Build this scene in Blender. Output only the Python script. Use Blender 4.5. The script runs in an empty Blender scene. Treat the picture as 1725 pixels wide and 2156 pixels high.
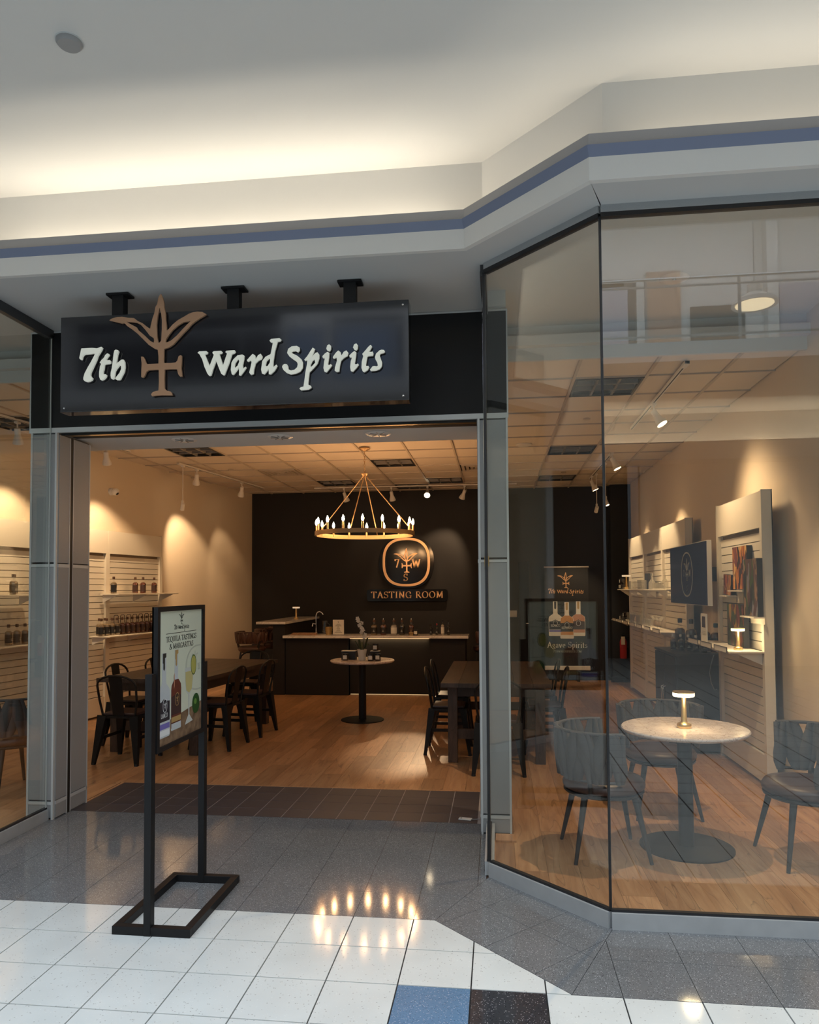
import bpy, math, random
from mathutils import Vector, Matrix
random.seed(7)
C = bpy.context.scene.collection
scn = bpy.context.scene
PI = math.pi
def V3(*a): return Vector(a)

# ---------------------------------------------------------------- camera
F_PX, YAW, PIT, ROL = 1548.67, .1186, .0373, -.0060
cy_, sy_ = math.cos(YAW), math.sin(YAW)
fw = V3(-sy_*math.cos(PIT), cy_*math.cos(PIT), math.sin(PIT))
rt = V3(cy_, sy_, 0); up = rt.cross(fw)
r2 = rt*math.cos(ROL)+up*math.sin(ROL); u2 = up*math.cos(ROL)-rt*math.sin(ROL)
cam = bpy.data.objects.new('camera', bpy.data.cameras.new('camera')); C.objects.link(cam)
cam.matrix_world = Matrix(((r2.x,u2.x,-fw.x,1.9534),(r2.y,u2.y,-fw.y,-3.699),(r2.z,u2.z,-fw.z,1.6435),(0,0,0,1)))
cam.data.sensor_fit = 'HORIZONTAL'; cam.data.sensor_width = 36
cam.data.lens = 36*F_PX/1725; cam.data.shift_y = 103.6/1725
cam.data.clip_start = .05; cam.data.clip_end = 100
scn.camera = cam

# ---------------------------------------------------------------- world, big lights, exposure
w = bpy.data.worlds.new('world'); scn.world = w; w.use_nodes = True
w.node_tree.nodes['Background'].inputs[0].default_value = (.55,.62,.72,1)
w.node_tree.nodes['Background'].inputs[1].default_value = .35
def area(name, loc, aim, sx, sy, power, col, spread=PI):
    l = bpy.data.lights.new(name, 'AREA'); l.shape = 'RECTANGLE'; l.size = sx; l.size_y = sy; l.energy = power; l.color = col; l.spread = spread
    o = bpy.data.objects.new(name, l); C.objects.link(o); o.location = loc
    o.rotation_euler = (Vector(aim)-Vector(loc)).to_track_quat('-Z', 'Y').to_euler(); return o
GAL = area('gallery_fill', (3,-10.6,9.2), (3,-11.6,6.5), 16, .6, 420, (.86,.92,1))  # added fill lamp, brightens the opposite gallery so its reflection shows
SKY = area('skylight', (1.5,-5.0,9.3), (1.5,-4.9,0), 18, 6.0, 1330, (.77,.88,1))
scn.view_settings.view_transform = 'Standard'; scn.view_settings.look = 'None'
scn.view_settings.gamma = 1; scn.view_settings.exposure = 0
scn.view_settings.use_curve_mapping = False

# ---------------------------------------------------------------- mesh helpers
class MB:
    def __init__(s): s.v = []; s.f = []
    def add(s, vs, fs):
        n = len(s.v); s.v += [tuple(q) for q in vs]; s.f += [tuple(i+n for i in q) for q in fs]; return s
    def bx(s, x0, x1, y0, y1, z0, z1):
        return s.add([(x0,y0,z0),(x1,y0,z0),(x1,y1,z0),(x0,y1,z0),(x0,y0,z1),(x1,y0,z1),(x1,y1,z1),(x0,y1,z1)],
            [(0,3,2,1),(4,5,6,7),(0,1,5,4),(1,2,6,5),(2,3,7,6),(3,0,4,7)])
    def ext(s, pts, vec):
        n = len(pts); a = [Vector(p) for p in pts]; b = [p+Vector(vec) for p in a]
        return s.add(a+b, [tuple(range(n-1,-1,-1)), tuple(range(n,2*n))]+[(i,(i+1)%n,n+(i+1)%n,n+i) for i in range(n)])
    def prism(s, pts2, z0, z1): return s.ext([(x,y,z0) for x,y in pts2], (0,0,z1-z0))
    def beam(s, p0, p1, w0, d0, w1=None, d1=None, side=(1,0,0)):   # tapered bar
        p0 = Vector(p0); p1 = Vector(p1); w1 = w0 if w1 is None else w1; d1 = d0 if d1 is None else d1
        t = (p1-p0).normalized(); a = Vector(side); a = (a-t*a.dot(t)).normalized(); b = t.cross(a)
        vs = []
        for p, ww, dd in ((p0,w0,d0),(p1,w1,d1)):
            vs += [p-a*ww/2-b*dd/2, p+a*ww/2-b*dd/2, p+a*ww/2+b*dd/2, p-a*ww/2+b*dd/2]
        return s.add(vs, [(0,3,2,1),(4,5,6,7),(0,1,5,4),(1,2,6,5),(2,3,7,6),(3,0,4,7)])
    def tube(s, pts, r, n=8, closed=False, flat=1.0, ref=None):
        P = [Vector(p) for p in pts]; m = len(P); R = r if isinstance(r,(list,tuple)) else [r]*m
        base = len(s.v); prev = None
        for i, p in enumerate(P):
            if closed: t = P[(i+1)%m]-P[i-1]
            else: t = P[min(i+1,m-1)]-P[max(i-1,0)]
            t.normalize()
            if ref is not None: a = Vector(ref(p)) if callable(ref) else Vector(ref)
            else: a = prev if prev is not None else (V3(0,0,1) if abs(t.z) < .9 else V3(1,0,0))
            a = (a-t*a.dot(t)).normalized(); b = t.cross(a); prev = a
            for k in range(n):
                g = 2*PI*k/n; s.v.append(tuple(p+a*math.cos(g)*R[i]*flat+b*math.sin(g)*R[i]))
        rows = m if closed else m-1
        for i in range(rows):
            j = (i+1)%m
            for k in range(n): s.f.append((base+i*n+k, base+i*n+(k+1)%n, base+j*n+(k+1)%n, base+j*n+k))
        if not closed:
            s.f.append(tuple(base+k for k in range(n-1,-1,-1))); s.f.append(tuple(base+(m-1)*n+k for k in range(n)))
        return s
    def cyl(s, p0, p1, r0, r1=None, n=12): return s.tube([p0,p1], [r0, r0 if r1 is None else r1], n)
    def lathe(s, prof, c=(0,0,0), n=24, M=None):
        base = len(s.v); cx, cy, cz = c
        for r, z in prof:
            for k in range(n):
                q = V3(r*math.cos(2*PI*k/n), r*math.sin(2*PI*k/n), z)
                if M is not None: q = M @ q
                s.v.append((q.x+cx, q.y+cy, q.z+cz))
        for i in range(len(prof)-1):
            for k in range(n): s.f.append((base+i*n+k, base+i*n+(k+1)%n, base+(i+1)*n+(k+1)%n, base+(i+1)*n+k))
        s.f.append(tuple(base+k for k in range(n-1,-1,-1))); s.f.append(tuple(base+(len(prof)-1)*n+k for k in range(n)))
        return s
    def mesh(s, name, smooth=None):
        me = bpy.data.meshes.new(name); me.from_pydata(s.v, [], s.f); me.validate()
        if smooth is not None:
            me.polygons.foreach_set('use_smooth', [True]*len(me.polygons)); me.set_sharp_from_angle(angle=math.radians(smooth))
        return me
    def build(s, name, m, parent=None, smooth=None, label=None, bevel=0):
        return link(name, s.mesh(name, smooth), m, parent, label, bevel)
def link(name, me, m=None, parent=None, label=None, bevel=0):
    if m is not None and len(me.materials) == 0: me.materials.append(m)
    o = bpy.data.objects.new(name, me); C.objects.link(o)
    if parent is not None: o.parent = parent
    if label: o['label'] = label
    if bevel:
        b = o.modifiers.new('bevel', 'BEVEL'); b.width = bevel; b.segments = 2; b.limit_method = 'ANGLE'
    return o
def tag(o, label, cat, group=None, kind=None):
    o['label'] = label; o['category'] = cat
    if group: o['group'] = group
    if kind: o['kind'] = kind
    return o
def thing(name, label, cat, loc=(0,0,0), rz=0, group=None):
    o = bpy.data.objects.new(name, None); C.objects.link(o); o.location = loc; o.rotation_euler = (0,0,rz)
    o.empty_display_size = .1
    return tag(o, label, cat, group)
def struct(name, mb, m, label=None, cat=None, parent=None):
    o = mb.build(name, m, parent)
    if parent is None:
        o['kind'] = 'structure'
        if label: o['label'] = label
        if cat: o['category'] = cat
    return o
KIDS = {}
def dup(root, loc, rz, label, group=None):
    def cp(o, par):
        c = o.copy(); C.objects.link(c)
        if par is not None: c.parent = par
        for ch in KIDS.get(o.name) or KIDS.setdefault(o.name, [x for x in bpy.data.objects if x.parent == o]): cp(ch, c)
        return c
    r = cp(root, None); r.location = loc; r.rotation_euler = (0,0,rz); r['label'] = label
    if group: r['group'] = group
    return r

# ---------------------------------------------------------------- materials
def mat(name, col, rough=.5, metal=0, spec=.5, noise=None, bump=0, bscale=200, emit=None, estr=0, coat=0):
    m = bpy.data.materials.new(name); m.use_nodes = True; nt = m.node_tree; b = nt.nodes['Principled BSDF']
    b.inputs['Base Color'].default_value = (*col,1); b.inputs['Roughness'].default_value = rough
    b.inputs['Metallic'].default_value = metal; b.inputs['Specular IOR Level'].default_value = spec
    b.inputs['Coat Weight'].default_value = coat; b.inputs['Coat Roughness'].default_value = .05
    tc = None
    if noise or bump: tc = nt.nodes.new('ShaderNodeTexCoord')
    if noise:   # (scale, other colour, contrast)
        n = nt.nodes.new('ShaderNodeTexNoise'); n.inputs['Scale'].default_value = noise[0]; n.inputs['Detail'].default_value = 5
        r = nt.nodes.new('ShaderNodeValToRGB'); r.color_ramp.elements[0].position = .35; r.color_ramp.elements[1].position = .65
        r.color_ramp.elements[0].color = (*col,1); r.color_ramp.elements[1].color = (*noise[1],1)
        nt.links.new(tc.outputs['Object'], n.inputs['Vector']); nt.links.new(n.outputs['Fac'], r.inputs['Fac']); nt.links.new(r.outputs['Color'], b.inputs['Base Color'])
    if bump:
        n = nt.nodes.new('ShaderNodeTexNoise'); n.inputs['Scale'].default_value = bscale
        u = nt.nodes.new('ShaderNodeBump'); u.inputs['Strength'].default_value = bump; u.inputs['Distance'].default_value = .002
        nt.links.new(tc.outputs['Object'], n.inputs['Vector']); nt.links.new(n.outputs['Fac'], u.inputs['Height']); nt.links.new(u.outputs['Normal'], b.inputs['Normal'])
    if emit: b.inputs['Emission Color'].default_value = (*emit,1); b.inputs['Emission Strength'].default_value = estr
    return m
def glassmat(name, tint, ior=1.5, gloss=(1,1,1), milk=0):
    m = bpy.data.materials.new(name); m.use_nodes = True; nt = m.node_tree; nt.nodes.clear()
    o = nt.nodes.new('ShaderNodeOutputMaterial'); x = nt.nodes.new('ShaderNodeMixShader')
    t = nt.nodes.new('ShaderNodeBsdfTransparent'); t.inputs[0].default_value = (*tint,1)
    g = nt.nodes.new('ShaderNodeBsdfGlossy'); g.inputs['Roughness'].default_value = 0; g.inputs[0].default_value = (*gloss,1)
    f = nt.nodes.new('ShaderNodeFresnel'); gm = nt.nodes.new('ShaderNodeNewGeometry'); mr = nt.nodes.new('ShaderNodeMapRange'); mr.inputs[3].default_value = ior; mr.inputs[4].default_value = 1/ior
    nt.links.new(gm.outputs['Backfacing'], mr.inputs[0]); nt.links.new(mr.outputs[0], f.inputs['IOR'])
    nt.links.new(f.outputs[0], x.inputs[0]); nt.links.new(t.outputs[0], x.inputs[1]); nt.links.new(g.outputs[0], x.inputs[2])
    if milk:
        y = nt.nodes.new('ShaderNodeMixShader'); y.inputs[0].default_value = milk; d = nt.nodes.new('ShaderNodeBsdfDiffuse'); d.inputs[0].default_value = (.9,.88,.82,1)
        nt.links.new(x.outputs[0], y.inputs[1]); nt.links.new(d.outputs[0], y.inputs[2]); nt.links.new(y.outputs[0], o.inputs[0])
    else: nt.links.new(x.outputs[0], o.inputs[0])
    return m
def nodes(name):
    m = bpy.data.materials.new(name); m.use_nodes = True; nt = m.node_tree
    return m, nt, nt.nodes['Principled BSDF'], (lambda t, **k: mk(nt, t, **k)), nt.links.new
def mk(nt, t, **k):
    n = nt.nodes.new(t)
    for a, v in k.items():
        if a.startswith('i_'): n.inputs[a[2:].replace('_',' ')].default_value = v
        else: setattr(n, a, v)
    return n
def ramp(nt, stops, interp='LINEAR'):
    r = nt.nodes.new('ShaderNodeValToRGB'); e = r.color_ramp.elements; r.color_ramp.interpolation = interp
    while len(e) < len(stops): e.new(.5)
    for q, (p, c) in zip(e, stops): q.position = p; q.color = (*c,1)
    return r
def terrazzo(name, base, light, dark, amount=.5, rough=.14, scale=110, lines=None):
    m, nt, b, N, L = nodes(name)
    g = N('ShaderNodeNewGeometry')
    v1 = N('ShaderNodeTexVoronoi', i_Scale=scale); L(g.outputs['Position'], v1.inputs['Vector'])
    sp = N('ShaderNodeSeparateColor'); L(v1.outputs['Color'], sp.inputs[0])
    n = N('ShaderNodeTexNoise', i_Scale=3.0); L(g.outputs['Position'], n.inputs['Vector'])
    k = .5-.38*amount
    r = ramp(nt, [(0,dark),(k*.28,dark),(k*.28+.01,base),(1-k*.30,base),(1-k*.30+.01,light),(1,light)])
    L(sp.outputs[0], r.inputs[0])
    d = N('ShaderNodeMath', operation='LESS_THAN'); d.inputs[1].default_value = .42
    L(v1.outputs['Distance'], d.inputs[0])
    mx = N('ShaderNodeMix', data_type='RGBA'); mx.inputs[6].default_value = (*base,1)
    L(d.outputs[0], mx.inputs[0]); L(r.outputs[0], mx.inputs[7])
    hs = N('ShaderNodeHueSaturation'); L(mx.outputs[2], hs.inputs['Color'])
    mr = N('ShaderNodeMapRange', i_To_Min=.86, i_To_Max=1.14); L(n.outputs['Fac'], mr.inputs[0]); L(mr.outputs[0], hs.inputs['Value'])
    out = hs.outputs[0]
    if lines:
        br = N('ShaderNodeTexBrick', offset=0, i_Scale=1, i_Mortar_Size=.0065, i_Brick_Width=.3048, i_Row_Height=.3048)
        L(g.outputs['Position'], br.inputs['Vector'])
        m2 = N('ShaderNodeMix', data_type='RGBA'); L(br.outputs['Fac'], m2.inputs[0]); L(out, m2.inputs[6]); m2.inputs[7].default_value = (.02,.02,.022,1); out = m2.outputs[2]
    L(out, b.inputs['Base Color']); b.inputs['Roughness'].default_value = rough; b.inputs['Specular IOR Level'].default_value = .2 if amount > .5 else .34
    return m
def wood(name, c0, c1, c2, rough=.28, sx=14, sy=1.2, axis='Y', island=False, bump=.15):
    m, nt, b, N, L = nodes(name)
    g = N('ShaderNodeNewGeometry'); oi = N('ShaderNodeObjectInfo')
    rnd = g.outputs['Random Per Island'] if island else oi.outputs['Random']
    sc = N('ShaderNodeVectorMath', operation='MULTIPLY'); sc.inputs[1].default_value = (sx,sy,4) if axis == 'Y' else ((sy,sx,4) if axis == 'X' else (sx,4,sy))
    L(g.outputs['Position'], sc.inputs[0])
    of = N('ShaderNodeMath', operation='MULTIPLY'); of.inputs[1].default_value = 40; L(rnd, of.inputs[0])
    ad = N('ShaderNodeVectorMath', operation='ADD'); L(sc.outputs[0], ad.inputs[0]); L(of.outputs[0], ad.inputs[1])
    n = N('ShaderNodeTexNoise', i_Scale=1.0, i_Detail=6.0, i_Roughness=.6, i_Distortion=1.2); L(ad.outputs[0], n.inputs['Vector'])
    n2 = N('ShaderNodeTexNoise', i_Scale=.45, i_Detail=2.0); L(ad.outputs[0], n2.inputs['Vector'])
    r = ramp(nt, [(.3,c0),(.5,c1),(.72,c2)]); L(n.outputs['Fac'], r.inputs[0])
    w1 = N('ShaderNodeMath', operation='FRACT'); mu = N('ShaderNodeMath', operation='MULTIPLY'); mu.inputs[1].default_value = 9
    L(n2.outputs['Fac'], mu.inputs[0]); L(mu.outputs[0], w1.inputs[0])
    rl = ramp(nt, [(0,(.42,.42,.42)),(.09,(1,1,1)),(1,(1,1,1))]); L(w1.outputs[0], rl.inputs[0])
    mm = N('ShaderNodeMix', data_type='RGBA', blend_type='MULTIPLY'); mm.inputs[0].default_value = .8; L(r.outputs[0], mm.inputs[6]); L(rl.outputs[0], mm.inputs[7])
    hs = N('ShaderNodeHueSaturation'); mr = N('ShaderNodeMapRange', i_To_Min=.78, i_To_Max=1.2); L(rnd, mr.inputs[0]); L(mr.outputs[0], hs.inputs['Value']); L(mm.outputs[2], hs.inputs['Color'])
    L(hs.outputs[0], b.inputs['Base Color']); b.inputs['Roughness'].default_value = rough
    u = N('ShaderNodeBump', i_Strength=bump, i_Distance=.002); L(n.outputs['Fac'], u.inputs['Height']); L(u.outputs[0], b.inputs['Normal'])
    return m
def marble(name, base, vein, scale=6):
    m, nt, b, N, L = nodes(name); tc = N('ShaderNodeTexCoord')
    n = N('ShaderNodeTexNoise', i_Scale=scale, i_Detail=8.0, i_Distortion=1.8); L(tc.outputs['Object'], n.inputs['Vector'])
    r = ramp(nt, [(.40,base),(.485,base),(.5,vein),(.515,base),(.62,tuple(x*.82 for x in base))]); L(n.outputs['Fac'], r.inputs[0])
    L(r.outputs[0], b.inputs['Base Color']); b.inputs['Roughness'].default_value = .15; return m
def painting(name, cols, seed, scale=7):
    m, nt, b, N, L = nodes(name); g = N('ShaderNodeTexCoord')
    v = N('ShaderNodeVectorMath', operation='MULTIPLY_ADD'); v.inputs[1].default_value = (1,2.2,.8); v.inputs[2].default_value = (seed,seed*2,seed); L(g.outputs['Object'], v.inputs[0])
    n0 = N('ShaderNodeTexNoise', i_Scale=scale*1.5, i_Detail=2.0); L(v.outputs[0], n0.inputs['Vector'])
    ad = N('ShaderNodeVectorMath', operation='MULTIPLY_ADD'); ad.inputs[1].default_value = (.14,.14,.30); L(n0.outputs['Color'], ad.inputs[0]); L(v.outputs[0], ad.inputs[2])
    n = N('ShaderNodeTexVoronoi', i_Scale=scale*2.2); L(ad.outputs[0], n.inputs['Vector'])
    sp = N('ShaderNodeSeparateColor'); L(n.outputs['Color'], sp.inputs[0])
    r = ramp(nt, [(i/len(cols), c) for i, c in enumerate(cols)], 'CONSTANT'); L(sp.outputs[0], r.inputs[0])
    L(r.outputs[0], b.inputs['Base Color']); b.inputs['Roughness'].default_value = .45; return m
M = dict(
 mallwhite = mat('mall_paint', (.66,.655,.635), .7, bump=.05),
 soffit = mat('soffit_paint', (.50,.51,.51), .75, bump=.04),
 ledge = mat('ledge_grey', (.36,.35,.35), .6),
 blue = mat('blue_grey_trim', (.165,.195,.29), .5),
 black_board = mat('black_board', (.012,.012,.013), .5, spec=.3),
 acrylic = mat('black_acrylic', (.014,.014,.017), .10, coat=.3),
 back_black = mat('black_wall_paint', (.018,.016,.016), .6, spec=.3, bump=.1),
 reflection_black = mat('black_paint_reflection_tint', (.018,.02,.024), .55, spec=.3),  # black pier paint with the glass reflection's bluish tint put into the colour
 cream = mat('cream_wall', (.66,.55,.41), .8, bump=.06),
 ceil_tile = mat('ceiling_tile', (.72,.62,.50), .9, noise=(160,(.68,.585,.47)), bump=.12, bscale=300),
 grid = mat('ceiling_grid', (.50,.42,.33), .5),
 gyps = mat('gypsum', (.60,.60,.57), .85),
 slat = mat('slatwall_white', (.72,.66,.55), .45),
 groove = mat('slatwall_groove', (.22,.17,.12), .8),
 panel = mat('brushed_panel', (.36,.37,.375), .5, metal=.1, noise=(240,(.335,.345,.35))),
 alu = mat('aluminium_trim', (.60,.62,.62), .4, metal=.15),
 kerb = mat('aluminium_kerb', (.50,.52,.53), .42, metal=.3, noise=(9,(.45,.47,.48))),
 gasket = mat('black_gasket', (.012,.012,.014), .45),
 dkgrey = mat('dark_grey_channel', (.045,.047,.05), .5),
 black_metal = mat('black_metal', (.009,.009,.010), .5, spec=.3),
 black_soft = mat('black_plastic', (.016,.016,.018), .45),
 bistro = mat('gunmetal', (.022,.021,.021), .38, metal=.6),
 slot = mat('slot_dark', (.008,.008,.008), .6),
 acrylic_in = mat('black_gloss_plate', (.010,.009,.009), .10, spec=.35),
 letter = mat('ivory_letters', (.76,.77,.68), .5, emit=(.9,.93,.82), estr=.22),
 copper = mat('copper_letters', (.46,.27,.16), .42, metal=.35),
 gold = mat('gold_letters', (.75,.43,.22), .35, metal=.2),
 brass = mat('brass', (.62,.44,.20), .3, metal=.9),
 oldgold = mat('antique_gold', (.55,.37,.20), .38, metal=.7),
 white_p = mat('white_enamel', (.74,.70,.64), .4),
 dusk = mat('dark_fabric', (.085,.078,.078), .85, bump=.3, bscale=500),
 seatleather = mat('brown_leather_seat', (.06,.032,.028), .4),
 brownleather = mat('brown_leather', (.075,.036,.026), .42, bump=.1, bscale=60),
 chairleg = mat('chair_leg', (.02,.02,.021), .45),
 marble = marble('marble', (.74,.62,.55), (.26,.17,.14), 9),
 counter = marble('counter_marble', (.78,.74,.68), (.50,.45,.40), 3),
 glass = glassmat('shop_glass', (.95,.97,.96), 1.6),
 clear = glassmat('clear_glass', (.985,.985,.97), 1.7),
 glassware = glassmat('glassware', (.98,.98,.96), 1.7, milk=.09),
 amber = mat('amber_spirit', (.11,.022,.008), .08, coat=.6),
 pale = mat('pale_spirit', (.20,.14,.08), .08, coat=.6),
 clearsp = mat('clear_spirit', (.36,.34,.30), .08, coat=.6),
 dkbottle = mat('dark_bottle', (.02,.014,.012), .1, coat=.6),
 purple = mat('plum_spirit', (.10,.06,.055), .12, coat=.5),
 label = mat('black_label', (.015,.014,.015), .5),
 stopper = mat('wood_stopper', (.10,.05,.03), .5),
 teal = mat('teal_cap', (.03,.11,.13), .5),
 paper = mat('paper', (.72,.70,.64), .7),
 ink = mat('ink', (.02,.022,.018), .6),
 inkgrey = mat('grey_print', (.40,.42,.36), .6),
 poster = mat('poster_print', (.62,.66,.53), .45),
 chrome = mat('chrome', (.7,.7,.7), .12, metal=1),
 red = mat('red_enamel', (.42,.03,.04), .3),
 leaf = mat('orchid_leaf', (.03,.05,.02), .5),
 petal = mat('white_petals', (.75,.70,.62), .6),
 navy = mat('navy_screen', (.012,.014,.035), .15, emit=(.03,.03,.09), estr=.05),
 bulb = mat('candle_bulb', (1,.9,.75), .3, emit=(1,.55,.24), estr=220),
 lens = mat('lamp_lens', (1,.9,.75), .3, emit=(1,.80,.52), estr=14),
 shade = mat('lit_shade', (1,.95,.8), .4, emit=(1,.78,.46), estr=5),
 lowshade = mat('dim_shade', (.9,.8,.7), .4, emit=(1,.8,.55), estr=.5),
 lens_off = mat('unlit_lens', (.35,.33,.30), .2, metal=.4),
 troffer = mat('troffer_louvre', (.28,.26,.24), .3, metal=.3),
 troff_in = mat('troffer_inside', (.13,.12,.11), .4),
 ledwarm = mat('warm_led', (1,.8,.5), .5, emit=(1,.66,.32), estr=1.2),
 tile_white = terrazzo('white_terrazzo', (.66,.68,.66), (.72,.74,.72), (.42,.42,.40), .95, .09, 150),
 tile_grey = terrazzo('grey_terrazzo', (.165,.17,.176), (.44,.45,.46), (.05,.05,.05), .15, .075, 230),
 tile_blue = terrazzo('blue_terrazzo', (.10,.205,.34), (.34,.42,.54), (.05,.10,.17), .1, .08, 230),
 tile_black = terrazzo('black_terrazzo', (.035,.036,.042), (.30,.30,.32), (.012,.012,.014), .3, .08, 220),
 mallfar = terrazzo('white_terrazzo_far', (.60,.62,.60), (.66,.68,.66), (.42,.42,.40), .95, .08, 150, lines=True),
 slate = mat('slate_tile', (.050,.046,.054), .45, spec=.35, noise=(3,(.060,.052,.058)), bump=.1),
 grout = mat('grout', (.30,.28,.27), .8),
 grout_dk = mat('dark_grout', (.03,.03,.032), .8),
 plank = wood('oak_plank', (.34,.175,.082), (.44,.24,.12), (.53,.32,.17), .3, 16, 1.6),
 plank_far = wood('oak_plank_far', (.34,.175,.082), (.44,.24,.12), (.53,.32,.17), .3, 16, 1.6, island=True),
 darkwood = wood('dark_table_wood', (.035,.022,.017), (.055,.034,.026), (.08,.05,.038), .45, 20, 1.5),
 sealant = mat('wood_gap', (.07,.035,.018), .7),
)
PA = painting('painting_amber', [(.02,.01,.01),(.22,.05,.02),(.50,.18,.03),(.03,.015,.02),(.16,.03,.03),(.70,.42,.14)], 1.3, 5)
PB = painting('painting_garden', [(.02,.02,.02),(.10,.05,.04),(.05,.10,.02),(.30,.18,.10),(.04,.05,.03),(.22,.20,.22)], 4.1, 4.5)
PC = painting('painting_street', [(.03,.01,.01),(.25,.05,.02),(.10,.02,.02),(.40,.2,.06)], 7.7, 8)
PD = painting('painting_dusk', [(.02,.02,.01),(.20,.05,.02),(.04,.07,.02),(.38,.22,.05),(.08,.03,.02)], 2.9, 5)

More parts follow.
